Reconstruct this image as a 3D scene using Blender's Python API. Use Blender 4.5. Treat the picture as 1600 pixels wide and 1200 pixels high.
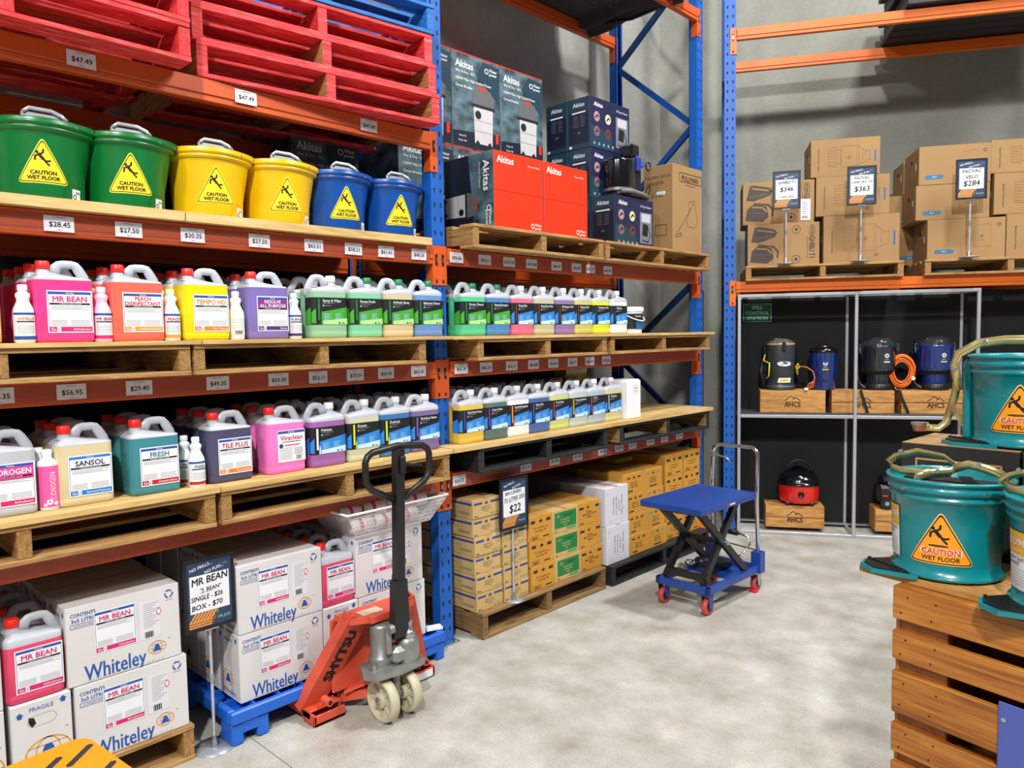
import bpy, bmesh, math, random
from mathutils import Matrix, Vector
random.seed(7)
for o in list(bpy.data.objects): bpy.data.objects.remove(o, do_unlink=True)
S = bpy.context.scene
COL = S.collection
PI = math.pi
R = math.radians

# ------------------------------------------------------------------ camera
cam_d = bpy.data.cameras.new('camera'); cam = bpy.data.objects.new('camera', cam_d); COL.objects.link(cam)
F_PX = 1173.9
yaw, pit, rol = R(43.705), R(3.745), R(-0.918)
Fv = Vector((-math.sin(yaw)*math.cos(pit), math.cos(yaw)*math.cos(pit), -math.sin(pit)))
r0 = Vector((math.cos(yaw), math.sin(yaw), 0)); u0 = r0.cross(Fv)
Rv = math.cos(rol)*r0 + math.sin(rol)*u0; Uv = -math.sin(rol)*r0 + math.cos(rol)*u0
cam.matrix_world = Matrix(((Rv.x, Uv.x, -Fv.x, 3.0906), (Rv.y, Uv.y, -Fv.y, 0), (Rv.z, Uv.z, -Fv.z, 1.7104), (0, 0, 0, 1)))
cam_d.sensor_fit = 'HORIZONTAL'; cam_d.sensor_width = 36; cam_d.lens = 36*F_PX/1600
cam_d.clip_start = 0.02; cam_d.clip_end = 200
S.camera = cam

# ------------------------------------------------------------------ light
S.view_settings.view_transform = 'Standard'; S.view_settings.look = 'None'
S.view_settings.gamma = 1; S.view_settings.use_curve_mapping = False
S.view_settings.exposure = 0.0
W = bpy.data.worlds.new('world'); S.world = W; W.use_nodes = True
W.node_tree.nodes['Background'].inputs[0].default_value = (0.80, 0.86, 1.0, 1)
W.node_tree.nodes['Background'].inputs[1].default_value = 0.13
def lamp(loc, power, size, target, color=(1, 0.98, 0.95)):
    l = bpy.data.lights.new('high_bay_light', 'AREA'); l.shape = 'DISK'; l.size = size; l.energy = power; l.color = color
    o = bpy.data.objects.new('high_bay_light', l); COL.objects.link(o); o.location = loc
    o.rotation_euler = (Vector(target)-Vector(loc)).to_track_quat('-Z', 'Y').to_euler()
lamp((5.0, -2.6, 7.2), 700, 0.45, (0.3, 4.5, 1))
lamp((3.0, 4.6, 7.6), 360, 0.6, (1.6, 3.6, 0))
lamp((6.2, 5.2, 7.4), 330, 2.6, (0, 3.5, 1))
lamp((2.8, -4.5, 7.0), 240, 0.7, (0, 1.5, 1))

# ------------------------------------------------------------------ materials
def lin(h):
    h = h.lstrip('#'); c = [int(h[i:i+2], 16)/255 for i in (0, 2, 4)]
    return tuple(((x+0.055)/1.055)**2.4 if x > 0.04045 else x/12.92 for x in c) + (1,)
_M = {}
def mat(name, col, rough=0.5, metal=0.0, var=0.08, scale=18, coat=0.0, stretch=(1, 1, 1), bump=0.0, sss=0.0, trans=0.0, alpha=1.0, rnd=False):
    if name in _M: return _M[name]
    m = bpy.data.materials.new(name); m.use_nodes = True; nt = m.node_tree; N = nt.nodes; L = nt.links
    b = N['Principled BSDF']; c = lin(col) if isinstance(col, str) else col
    b.inputs['Roughness'].default_value = rough; b.inputs['Metallic'].default_value = metal
    b.inputs['Coat Weight'].default_value = coat
    if sss: b.inputs['Subsurface Weight'].default_value = sss; b.inputs['Subsurface Radius'].default_value = (.03, .03, .03); b.inputs['Subsurface Scale'].default_value = 0.5
    if trans: b.inputs['Transmission Weight'].default_value = trans; b.inputs['IOR'].default_value = 1.3
    if alpha < 1: b.inputs['Alpha'].default_value = alpha
    tc = N.new('ShaderNodeTexCoord'); mp = N.new('ShaderNodeMapping'); mp.inputs['Scale'].default_value = stretch
    L.new(tc.outputs['Object'], mp.inputs['Vector'])
    src = mp.outputs['Vector']
    if rnd:
        oi = N.new('ShaderNodeObjectInfo'); mu = N.new('ShaderNodeMath'); mu.operation = 'MULTIPLY'; mu.inputs[1].default_value = 37
        L.new(oi.outputs['Random'], mu.inputs[0]); ad = N.new('ShaderNodeVectorMath'); ad.operation = 'ADD'
        L.new(src, ad.inputs[0]); L.new(mu.outputs[0], ad.inputs[1]); src = ad.outputs[0]
    ns = N.new('ShaderNodeTexNoise'); ns.inputs['Scale'].default_value = scale; ns.inputs['Detail'].default_value = 6
    L.new(src, ns.inputs['Vector'])
    cr = N.new('ShaderNodeValToRGB'); cr.color_ramp.elements[0].position = 0.3; cr.color_ramp.elements[1].position = 0.7
    cr.color_ramp.elements[0].color = tuple(x*(1-var) for x in c[:3])+(1,)
    cr.color_ramp.elements[1].color = tuple(min(1, x*(1+var)) for x in c[:3])+(1,)
    L.new(ns.outputs['Fac'], cr.inputs['Fac']); L.new(cr.outputs['Color'], b.inputs['Base Color'])
    if bump:
        bp = N.new('ShaderNodeBump'); bp.inputs['Strength'].default_value = bump; bp.inputs['Distance'].default_value = 0.01
        L.new(ns.outputs['Fac'], bp.inputs['Height']); L.new(bp.outputs['Normal'], b.inputs['Normal'])
    _M[name] = m; return m
def ramp_mat(name, cols, rough, scale, stretch, wave=False, bump=0.1, detail=8, rnd=True, coord='Object', fine=None):
    if name in _M: return _M[name]
    m = bpy.data.materials.new(name); m.use_nodes = True; nt = m.node_tree; N = nt.nodes; L = nt.links
    b = N['Principled BSDF']; b.inputs['Roughness'].default_value = rough
    tc = N.new('ShaderNodeTexCoord'); mp = N.new('ShaderNodeMapping'); mp.inputs['Scale'].default_value = stretch
    L.new(tc.outputs[coord], mp.inputs['Vector']); src = mp.outputs['Vector']
    if rnd:
        oi = N.new('ShaderNodeObjectInfo'); mu = N.new('ShaderNodeMath'); mu.operation = 'MULTIPLY'; mu.inputs[1].default_value = 41
        L.new(oi.outputs['Random'], mu.inputs[0]); ad = N.new('ShaderNodeVectorMath'); ad.operation = 'ADD'
        L.new(src, ad.inputs[0]); L.new(mu.outputs[0], ad.inputs[1]); src = ad.outputs[0]
    ns = N.new('ShaderNodeTexNoise'); ns.inputs['Scale'].default_value = scale; ns.inputs['Detail'].default_value = detail; ns.inputs['Roughness'].default_value = 0.6
    ns.inputs['Distortion'].default_value = 0.6 if wave else 0
    L.new(src, ns.inputs['Vector'])
    cr = N.new('ShaderNodeValToRGB'); e = cr.color_ramp.elements
    e[0].position = 0.28; e[0].color = lin(cols[0]); e[1].position = 0.74; e[1].color = lin(cols[-1])
    for i, c in enumerate(cols[1:-1]):
        q = e.new(0.28+0.46*(i+1)/(len(cols)-1)); q.color = lin(c)
    L.new(ns.outputs['Fac'], cr.inputs['Fac']); out = cr.outputs['Color']
    if fine:
        n2 = N.new('ShaderNodeTexNoise'); n2.inputs['Scale'].default_value = fine[0]; n2.inputs['Detail'].default_value = 8; n2.inputs['Roughness'].default_value = 0.75
        L.new(tc.outputs[coord], n2.inputs['Vector'])
        c2 = N.new('ShaderNodeValToRGB'); c2.color_ramp.elements[0].position = 0.35; c2.color_ramp.elements[1].position = 0.68
        c2.color_ramp.elements[0].color = (fine[1],)*3+(1,); c2.color_ramp.elements[1].color = (1, 1, 1, 1)
        L.new(n2.outputs['Fac'], c2.inputs['Fac'])
        mx = N.new('ShaderNodeMix'); mx.data_type = 'RGBA'; mx.blend_type = 'MULTIPLY'; mx.inputs['Factor'].default_value = 1
        L.new(out, mx.inputs[6]); L.new(c2.outputs['Color'], mx.inputs[7]); out = mx.outputs[2]
    L.new(out, b.inputs['Base Color'])
    bp = N.new('ShaderNodeBump'); bp.inputs['Strength'].default_value = bump; bp.inputs['Distance'].default_value = 0.004
    L.new(ns.outputs['Fac'], bp.inputs['Height']); L.new(bp.outputs['Normal'], b.inputs['Normal'])
    _M[name] = m; return m
floor_m = ramp_mat('floor_concrete', ['#9f9a8e', '#b5b1a6', '#c6c4bb', '#d9d9d5'], 0.6, 3.6, (1, 1, 1), detail=12, bump=0.15, rnd=False, fine=(95, 0.68))
wall_m = ramp_mat('wall_concrete', ['#85867c', '#93948b', '#a0a199'], 0.85, 0.9, (1, 1, 1), detail=10, bump=0.1, rnd=False, fine=(22, 0.84))
wall2_m = ramp_mat('wall_concrete_plain', ['#90918a', '#a3a49d', '#b2b3ac'], 0.85, 1.1, (1, 1, 1), detail=10, bump=0.1, rnd=False, fine=(26, 0.84))
wood = ramp_mat('pallet_wood', ['#6d4c29', '#a37d4a', '#c6a067'], 0.75, 3.0, (2, 30, 30), wave=True, bump=0.3)
wood_y = ramp_mat('bearer_wood', ['#674625', '#96703e', '#b98f55'], 0.75, 3.0, (30, 2, 30), wave=True, bump=0.3)
wood_old = ramp_mat('weathered_pallet_wood', ['#5d4429', '#8a6a41', '#a88a5c'], 0.85, 3.0, (2, 30, 30), wave=True, bump=0.4)
wood_old_y = ramp_mat('weathered_bearer_wood', ['#543c24', '#7c5d38', '#98794e'], 0.85, 3.0, (30, 2, 30), wave=True, bump=0.4)
ply = ramp_mat('plywood', ['#a98450', '#cbaa6c', '#dcc08a'], 0.7, 2.0, (1.5, 14, 14), wave=True, bump=0.1)
wood_red = ramp_mat('red_painted_wood', ['#8f1b1e', '#c4282c', '#dd474a', '#e8807c'], 0.7, 3.0, (3, 26, 26), wave=True, bump=0.3)
wood_red_y = ramp_mat('red_painted_bearer', ['#8f1b1e', '#c4282c', '#dd4a4a'], 0.7, 3.0, (26, 3, 26), wave=True, bump=0.3)
wood_blue = ramp_mat('blue_painted_wood', ['#0c4a86', '#1668b4', '#3288cf'], 0.7, 3.0, (3, 26, 26), wave=True, bump=0.3)
wood_black = ramp_mat('black_plastic_grain', ['#141416', '#1f2022', '#303234'], 0.6, 3.0, (3, 20, 20), wave=True, bump=0.2)
crate_w = ramp_mat('varnished_pine', ['#6e3c12', '#98591e', '#b5742c', '#c4873c'], 0.42, 2.2, (1.3, 24, 24), wave=True, bump=0.12, detail=9)
pine = ramp_mat('crate_pine', ['#8f5f2c', '#bd8847', '#d0a062'], 0.6, 2.2, (2.5, 16, 16), wave=True, bump=0.1, detail=5)
blue = mat('rack_blue_paint', '#0a55ae', 0.5, var=0.10, scale=6)
blue_d = mat('rack_brace_blue', '#0b3f86', 0.4, var=0.1, scale=6)
orange = mat('beam_orange_paint', '#c95218', 0.42, var=0.10, scale=5)
orange2 = mat('beam_bright_orange_paint', '#d8640c', 0.45, var=0.08, scale=5)
strip_m = mat('clear_ticket_strip', '#b4604e', 0.2, var=0.05, alpha=0.30)
hole = mat('dark_hole', '#06121f', 0.8)
black = mat('black_plastic', '#141416', 0.45, var=0.15)
blackg = mat('black_gloss_plastic', '#0e0e11', 0.16, var=0.1, coat=0.4)
blackpaint = mat('black_paint', '#19191b', 0.4, var=0.2)
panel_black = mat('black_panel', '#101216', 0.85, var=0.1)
white = mat('white_label', '#dfe2e6', 0.5, var=0.02)
paper = mat('price_paper', '#d9d9e2', 0.6, var=0.03)
ink = mat('black_ink', '#0c0c0e', 0.6, var=0.02)
greyink = mat('grey_fine_print', '#8d9096', 0.6, var=0.02)
steel = mat('galvanised_steel', '#b9bec4', 0.3, 0.9, var=0.1)
chrome = mat('chrome', '#d5d8dc', 0.14, 1.0, var=0.03)
alu = mat('aluminium_frame', '#b6b8be', 0.4, 0.55, var=0.04)
zinc = mat('yellow_zinc_steel', '#cdbf86', 0.26, 0.8, var=0.3, scale=9)
redcap = mat('red_cap', '#e8251a', 0.4, var=0.04)
whitecap = mat('white_cap', '#e6e8ea', 0.4, var=0.03)
greencap = mat('green_cap', '#137a4a', 0.4, var=0.05)
milk = mat('milky_plastic', '#b6bac2', 0.33, var=0.04, sss=0.15)
whitebox = mat('white_cardboard', '#cfcdcd', 0.75, var=0.04, scale=5)
kraft = mat('kraft_cardboard', '#9c7a50', 0.8, var=0.06, scale=4, rnd=True)
kraft2 = mat('yellow_kraft_cardboard', '#c18a30', 0.8, var=0.06, scale=4, rnd=True)
kraft3 = mat('pale_kraft_cardboard', '#bfa066', 0.8, var=0.06, scale=4, rnd=True)
tape = mat('packing_tape', '#c09a5c', 0.3, var=0.05)
C_ = {}
def flat(h, rough=0.5):
    k = 'colour_'+h.lstrip('#')+('' if rough == 0.5 else str(int(rough*100)))
    return mat(k, h, rough, var=0.03)

# ------------------------------------------------------------------ mesh builder
_T = {}
def text_geo(s, bold):
    k = (s, bold)
    if k in _T: return _T[k]
    cu = bpy.data.curves.new('t', 'FONT'); cu.body = s; cu.size = 1; cu.resolution_u = 2; cu.fill_mode = 'FRONT'; cu.offset = bold
    o = bpy.data.objects.new('t', cu); COL.objects.link(o)
    dg = bpy.context.evaluated_depsgraph_get(); ev = o.evaluated_get(dg); me = ev.to_mesh()
    vs = [(v.co.x, v.co.y) for v in me.vertices]; fs = [tuple(p.vertices) for p in me.polygons]
    ev.to_mesh_clear(); bpy.data.objects.remove(o); bpy.data.curves.remove(cu)
    if vs:
        x0 = min(v[0] for v in vs); x1 = max(v[0] for v in vs); y0 = min(v[1] for v in vs); y1 = max(v[1] for v in vs)
    else: x0 = x1 = y0 = y1 = 0
    _T[k] = (vs, fs, x0, x1, y0, y1); return _T[k]
class MB:
    def __init__(s): s.v = []; s.f = []; s.mi = []; s.sm = []; s.mats = []; s.T = Matrix.Identity(4); s.warp = None
    def at(s, x=0, y=0, z=0, rz=0, rx=0, ry=0):
        s.T = Matrix.Translation((x, y, z)) @ Matrix.Rotation(rz, 4, 'Z') @ Matrix.Rotation(ry, 4, 'Y') @ Matrix.Rotation(rx, 4, 'X'); return s
    def add(s, vs, fs, m, smooth=False):
        if m not in s.mats: s.mats.append(m)
        k = s.mats.index(m); n = len(s.v)
        for p in vs:
            p = Vector(p)
            if s.warp: p = Vector(s.warp(p))
            s.v.append(s.T @ p)
        for f in fs: s.f.append([n+i for i in f]); s.mi.append(k); s.sm.append(smooth)
    def box(s, x0, x1, y0, y1, z0, z1, m, b=0.0):
        if b <= 0:
            s.add([(x0,y0,z0),(x1,y0,z0),(x1,y1,z0),(x0,y1,z0),(x0,y0,z1),(x1,y0,z1),(x1,y1,z1),(x0,y1,z1)],
                  [(0,3,2,1),(4,5,6,7),(0,1,5,4),(1,2,6,5),(2,3,7,6),(3,0,4,7)], m); return s
        b = min(b, (x1-x0)*.45, (y1-y0)*.45, (z1-z0)*.45)
        V = []; idx = {}
        for ix, X in ((0, x0), (1, x1)):
            for iy, Y in ((0, y0), (1, y1)):
                for iz, Z in ((0, z0), (1, z1)):
                    sx, sy, sz = (1 if ix == 0 else -1), (1 if iy == 0 else -1), (1 if iz == 0 else -1)
                    idx[ix,iy,iz] = len(V)
                    V += [(X, Y+sy*b, Z+sz*b), (X+sx*b, Y, Z+sz*b), (X+sx*b, Y+sy*b, Z)]
        g = lambda a, k: idx[a]+k
        Fs = []
        for k in range(3):
            for e in (0, 1):
                o1, o2 = [i for i in range(3) if i != k]
                q = []
                for (p, r_) in ((0,0),(1,0),(1,1),(0,1)):
                    a = [0,0,0]; a[k] = e; a[o1] = p; a[o2] = r_; q.append(g(tuple(a), k))
                Fs.append(q)
        for k in range(3):
            o1, o2 = [i for i in range(3) if i != k]
            for p in (0, 1):
                for r_ in (0, 1):
                    a = [0,0,0]; a[o1] = p; a[o2] = r_; a2 = list(a); a2[k] = 1
                    Fs.append([g(tuple(a), o1), g(tuple(a2), o1), g(tuple(a2), o2), g(tuple(a), o2)])
        for a in idx: Fs.append([idx[a], idx[a]+1, idx[a]+2])
        s.add(V, Fs, m); return s
    def rect(s, x0, x1, z0, z1, y, m):        # facing -Y
        s.add([(x0,y,z0),(x1,y,z0),(x1,y,z1),(x0,y,z1)], [(0,1,2,3)], m); return s
    def poly(s, pts, y, m, n=0):               # convex 2-D polygon facing -Y; n strips so that it can be wrapped
        if not n: s.add([(a, y, b) for a, b in pts], [tuple(range(len(pts)))], m); return s
        xs = [p[0] for p in pts]; xa, xb = min(xs), max(xs); X = sorted(set([xa+(xb-xa)*i/n for i in range(n+1)]+xs))
        V = []
        for x in X:
            zs = []
            for i in range(len(pts)):
                (ax, az), (bx, bz) = pts[i], pts[(i+1) % len(pts)]
                if min(ax, bx)-1e-9 <= x <= max(ax, bx)+1e-9:
                    if abs(ax-bx) < 1e-9: zs += [az, bz]
                    else: zs.append(az+(bz-az)*(x-ax)/(bx-ax))
            V += [(x, y, min(zs)), (x, y, max(zs))]
        s.add(V, [(2*i, 2*i+2, 2*i+3, 2*i+1) for i in range(len(X)-1)], m); return s
    def stroke(s, pts, w, y, m):               # flat line facing -Y
        for (ax, az), (bx, bz) in zip(pts, pts[1:]):
            d = Vector((bx-ax, bz-az)); l = d.length
            if l < 1e-9: continue
            d /= l; nx, nz = -d.y*w/2, d.x*w/2; ex, ez = d.x*w*.3, d.y*w*.3
            q = [(ax-ex-nx, y, az-ez-nz), (bx+ex-nx, y, bz+ez-nz), (bx+ex+nx, y, bz+ez+nz), (ax-ex+nx, y, az-ez+nz)]
            s.add(q, [(0,1,2,3)], m)
        return s
    def disc(s, cx, cz, r, y, m, rz=None, n=16):
        rz = rz or r
        s.add([(cx+r*math.cos(2*PI*i/n), y, cz+rz*math.sin(2*PI*i/n)) for i in range(n)], [tuple(range(n))], m); return s
    def ring(s, cx, cz, r, w, y, m, rz=None, n=20):
        rz = rz or r; V = []
        for i in range(n):
            a = 2*PI*i/n; V += [(cx+r*math.cos(a), y, cz+rz*math.sin(a)), (cx+(r-w)*math.cos(a), y, cz+(rz-w)*math.sin(a))]
        s.add(V, [(2*i, (2*i+2) % (2*n), (2*i+3) % (2*n), 2*i+1) for i in range(n)], m); return s
    def text(s, t, x, z, h, y, m, bold=0.0, al='c', maxw=None, rot=0.0, slant=0.0):   # z = baseline centre line of text
        vs, fs, x0, x1, y0, y1 = text_geo(t, 0.0)
        if not vs: return s
        if bold > 0.012:
            o = bold*h*1.0
            for i, (dx, dz) in enumerate(((-o, 0), (o, 0), (0, o*.8), (0, -o*.8))): s.text(t, x+dx, z+dz, h, y-.00006*i, m, 0, al, maxw, rot, slant)
            return s
        k = h/0.72; kx = k
        w = (x1-x0)*k
        if maxw and w > maxw: kx = k*maxw/w; w = maxw
        ox = {'c': -w/2, 'l': 0, 'r': -w}[al]; ca, sa = math.cos(rot), math.sin(rot)
        V = []
        for a, b in vs:
            lx = ox+(a-x0)*kx+slant*b*k; lz = b*k-h/2
            V.append((x+lx*ca-lz*sa, y, z+lx*sa+lz*ca))
        s.add(V, fs, m); return s
    def cyl(s, cx, cy, z0, z1, r, m, n=16, r2=None, smooth=True):
        s.lathe([(r, z0), (r if r2 is None else r2, z1)], m, n, cx, cy, cap=True, smooth=smooth); return s
    def lathe(s, prof, m, n=24, cx=0, cy=0, cap=False, smooth=True, fn=None):
        V = []
        for r, z in prof:
            for i in range(n):
                a = 2*PI*i/n; rr = fn(a, r, z) if fn else r
                V.append((cx+rr*math.cos(a), cy+rr*math.sin(a), z))
        Fs = []
        for k in range(len(prof)-1):
            for i in range(n):
                j = (i+1) % n; Fs.append((k*n+i, k*n+j, (k+1)*n+j, (k+1)*n+i))
        s.add(V, Fs, m, smooth)
        if cap:
            s.add(V[:n], [tuple(reversed(range(n)))], m); s.add(V[-n:], [tuple(range(n))], m)
        return s
    def tube(s, pts, r, m, n=8, closed=False, flat_=None, up=None, cap=True):
        P = [Vector(p) for p in pts]; k = len(P); V = []; prev = None
        for i in range(k):
            a = P[(i-1) % k] if (closed or i > 0) else P[0]; b = P[(i+1) % k] if (closed or i < k-1) else P[-1]
            t = (b-a).normalized()
            if up is not None: nn = Vector(up)
            elif prev is None: nn = Vector((0, 0, 1)) if abs(t.z) < .9 else Vector((1, 0, 0))
            else: nn = prev
            nn = (nn-t*nn.dot(t)).normalized(); prev = nn; bn = t.cross(nn)
            rr = r[i] if isinstance(r, (list, tuple)) else r
            ra, rb = (rr, rr) if not flat_ else (rr, rr*flat_)
            for j in range(n):
                an = 2*PI*(j+.5)/n; V.append(P[i]+nn*math.cos(an)*ra+bn*math.sin(an)*rb)
        Fs = []
        for i in range(k if closed else k-1):
            i2 = (i+1) % k
            for j in range(n):
                j2 = (j+1) % n; Fs.append((i*n+j, i*n+j2, i2*n+j2, i2*n+j))
        if not closed and cap: Fs += [tuple(reversed(range(n))), tuple((k-1)*n+j for j in range(n))]
        s.add([tuple(v) for v in V], Fs, m, n > 4); return s
    def bar(s, a, b, w, h, m, up=(0, 0, 1)):     # rectangular bar between two points
        a, b = Vector(a), Vector(b); t = (b-a).normalized(); u = Vector(up); u = (u-t*u.dot(t)).normalized(); q = t.cross(u)
        V = [p+q*sx*w/2+u*sy*h/2 for p in (a, b) for sx, sy in ((-1,-1),(1,-1),(1,1),(-1,1))]
        s.add([tuple(v) for v in V], [(0,1,2,3),(7,6,5,4),(0,4,5,1),(1,5,6,2),(2,6,7,3),(3,7,4,0)], m); return s
    def prism(s, pts, y0, y1, m):                # XZ polygon extruded along Y
        n = len(pts); V = [(a, y0, b) for a, b in pts]+[(a, y1, b) for a, b in pts]
        s.add(V, [tuple(range(n)), tuple(reversed(range(n, 2*n)))]+[(i, i+n, (i+1) % n+n, (i+1) % n) for i in range(n)], m); return s
    def plate(s, pts, z0, z1, m):                # XY polygon extruded along Z
        n = len(pts); V = [(a, b, z0) for a, b in pts]+[(a, b, z1) for a, b in pts]
        s.add(V, [tuple(reversed(range(n))), tuple(range(n, 2*n))]+[(i, (i+1) % n, (i+1) % n+n, i+n) for i in range(n)], m); return s
    def build(s, name, parent=None, loc=(0, 0, 0), rz=0.0):
        me = bpy.data.meshes.new(name); me.from_pydata([tuple(v) for v in s.v], [], s.f)
        for m in s.mats: me.materials.append(m)
        me.polygons.foreach_set('material_index', s.mi); me.polygons.foreach_set('use_smooth', s.sm); me.update()
        o = bpy.data.objects.new(name, me); COL.objects.link(o); o.location = loc; o.rotation_euler = (0, 0, rz)
        if parent: o.parent = parent
        return o
def tag(o, label, cat, group=None):
    o['label'] = label; o['category'] = cat
    if group: o['group'] = group
    return o
def thing(name, label, cat, loc=(0, 0, 0), rz=0.0, group=None):
    o = bpy.data.objects.new(name, None); COL.objects.link(o); o.location = loc; o.rotation_euler = (0, 0, rz)
    o.empty_display_size = 0.1
    return tag(o, label, cat, group)
def dup(root, loc, rz, label=None, group=None):
    r = root.copy(); COL.objects.link(r); r.location = loc; r.rotation_euler = (0, 0, rz)
    if label: r['label'] = label
    if group: r['group'] = group
    for ch in [o for o in KIDS.get(root.name, root.children)]:
        c = ch.copy(); COL.objects.link(c); c.parent = r
        for g in ch.children:
            d = g.copy(); COL.objects.link(d); d.parent = c
    return r
KIDS = {}
def struct(o): o['kind'] = 'structure'; return o
Q = PI/2                                        # left rack: local -Y faces +X world
TH = R(29.496); U3 = Vector((math.cos(TH), math.sin(TH), 0)); V3 = Vector((-math.sin(TH), math.cos(TH), 0)); O3 = Vector((0, 5.83, 0))
def rr(u, s, z): return tuple(O3+U3*u+V3*s+Vector((0, 0, z)))

# ------------------------------------------------------------------ the setting
m = MB(); m.box(-1.3, 11, -6, 12, -0.2, 0, floor_m); struct(m.build('floor'))
m = MB()                                       # saw-cut joint in the slab
ya = (6.59-0)
m = MB(); m.box(-1.3, -1.1, -6, 6.66, 0, 7.5, wall2_m); struct(m.build('wall_left'))
m = MB(); m.box(-1.2, 9, 0, 0.2, 0, 7.5, wall_m); o = struct(m.build('wall_back', None, rr(0, 1.2, 0), TH))
m = MB(); m.box(-0.0015, 0.0015, -2.0, 2.0, 0.0, 0.0006, mat('joint_dark', '#5a564c', 0.9)); struct(m.build('trim_1', None, (1.9, 1.467, 0), R(90)))
for y0, y1, h_, lab in ((-.4, 2.70, 2.72, 'black board standing in for shade on the wall behind the near rack bay'), (2.71, 5.26, 2.08, 'black board standing in for shade on the wall behind the far rack bay')):
    m = MB(); m.box(0, y1-y0, 0, .012, 0, h_, panel_black); tag(m.build('shade_board', None, (-1.085, y0, 0), Q), lab, 'board')  # black boards added in place of the shade on the wall behind the shelves

# ------------------------------------------------------------------ pallet racks
def post_mesh(h, w=0.09, d=0.07, pitch=0.075):
    m = MB()
    m.box(-w/2, w/2, 0, 0.004, 0, h, blue); m.box(-w/2, -w/2+0.004, 0.004, d, 0, h, blue); m.box(w/2-0.004, w/2, 0.004, d, 0, h, blue)
    m.box(-w/2, -w/2+0.02, d-0.004, d, 0, h, blue); m.box(w/2-0.02, w/2, d-0.004, d, 0, h, blue)
    n = int(h/pitch)
    for i in range(1, n):
        z = i*pitch
        for sx in (-0.022, 0.022):
            m.poly([(sx-0.006, z+0.014), (sx-0.006, z), (sx-0.003, z-0.012), (sx+0.003, z-0.012), (sx+0.006, z), (sx+0.006, z+0.014)], -0.0006, hole)
    for i in range(1, n*2):                    # round holes on the side faces
        z = i*pitch/2
        if i % 2:
            for sx in (-1, 1):
                x = sx*(w/2+0.0006); r = 0.005
                m.add([(x, d*.5+r*math.cos(a*PI/3), z+r*math.sin(a*PI/3)) for a in range(6)], [tuple(range(6)) if sx < 0 else tuple(reversed(range(6)))], steel if sx < 0 else hole)
    return m
def foot_mesh():
    m = MB(); m.box(-0.075, 0.075, -0.03, 0.10, 0, 0.008, steel, 0.002)
    for a in (-0.05, 0.05): m.cyl(a, -0.015, 0.008, 0.02, 0.008, steel, 8)
    return m
def rack_frame(label, loc, rz, h=5.4, depth=0.84):
    t = thing('rack_upright_frame', label, 'rack frame', loc, rz, 'blue rack upright frames')
    post_mesh(h).build('post', t, (0, 0, 0.008))
    o = post_mesh(h).build('post', t, (0, depth, 0.008), PI)
    foot_mesh().build('foot_plate', t); foot_mesh().build('foot_plate', t, (0, depth, 0), PI)
    z = 0.25; k = 0
    while z < h-0.7:
        m = MB(); a, b = ((0, 0.05, z), (0, depth-0.05, z+0.62)) if k % 2 else ((0, depth-0.05, z), (0, 0.05, z+0.62))
        m.bar(a, b, 0.03, 0.045, blue_d, (1, 0, 0)) if False else m.bar(a, b, 0.045, 0.03, blue_d, (1, 0, 0))
        m.build('brace', t); z += 0.62; k += 1
    return t
for y, lab in ((2.68, 'blue perforated rack upright frame in the middle of the long left rack'), (5.43, 'blue rack upright frame at the far end of the long left rack'), (-0.07, 'blue rack upright frame at the near end of the long left rack')):
    rack_frame(lab, (0, y, 0), Q)
rack_frame('blue rack upright frame beside the black vacuum display cabinet', rr(0.045, 0, 0), TH, 5.6)
rack_frame('blue rack upright frame at the right end of the rear rack', rr(2.80, 0, 0), TH, 5.6)

def beam(label, L, z, loc, rz, strip=False, orange=orange, group='orange rack crossbars'):
    """loc = left end, front plane of the rack; L = length"""
    t = thing('rack_crossbar', label, 'rack beam', (loc[0], loc[1], z-0.09), rz, group)
    m = MB(); m.box(0.006, L-0.006, -0.018, 0.03, 0.026, 0.09, orange, 0.003); m.box(0.006, L-0.006, -0.012, 0.03, 0, 0.027, orange, 0.003)
    m.build('rail', t)
    if strip: m = MB(); m.box(0.03, L-0.03, -0.0190, -0.0186, 0.012, 0.078, strip_m); m.build('ticket_strip', t)
    for x, sx in ((0, 1), (L, -1)):
        m = MB(); m.box(min(x, x-sx*0.045), max(x, x-sx*0.045), -0.006, -0.001, -0.11, 0.10, orange)
        m.box(min(x, x+sx*0.005), max(x, x+sx*0.005), -0.006, 0.045, -0.11, 0.10, orange)
        cx = x-sx*0.022
        m.box(cx-0.008, cx+0.008, -0.010, -0.006, -0.005, 0.055, blackpaint, 0.002); m.box(cx-0.006, cx+0.006, -0.0075, -0.006, -0.098, -0.080, hole)
        m.box(cx-0.004, cx+0.004, -0.012, -0.010, 0.012, 0.035, steel)
        m.build('connector', t)
    return t
levels = {1: 0.955, 2: 1.572, 3: 2.182, 4: 2.78}
lw = {1: 'lowest', 2: 'second lowest', 3: 'third lowest', 4: 'topmost'}
for k, z in levels.items():
    beam('%s orange beam across the front of the near rack bay' % lw[k], 2.66, z, (0, -0.025), Q, k < 4)
    beam('%s orange beam across the back of the near rack bay' % lw[k], 2.66, z, (-0.79, -0.025), Q)
    z2 = z if k < 4 else 4.215
    beam('%s orange beam across the front of the far rack bay' % lw[k], 2.66, z2, (0, 2.725), Q, k < 4)
    beam('%s orange beam across the back of the far rack bay' % lw[k], 2.66, z2, (-0.79, 2.725), Q)
for nm, z in (('lower', 2.122), ('upper', 4.178)):
    for s_, w_ in ((0, 'front'), (0.80, 'back')):
        p = rr(0.09, s_, 0); beam('%s orange %s beam of the rear rack above the black cabinet' % (nm, w_), 2.665, z, p, TH, False, orange2)

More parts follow.
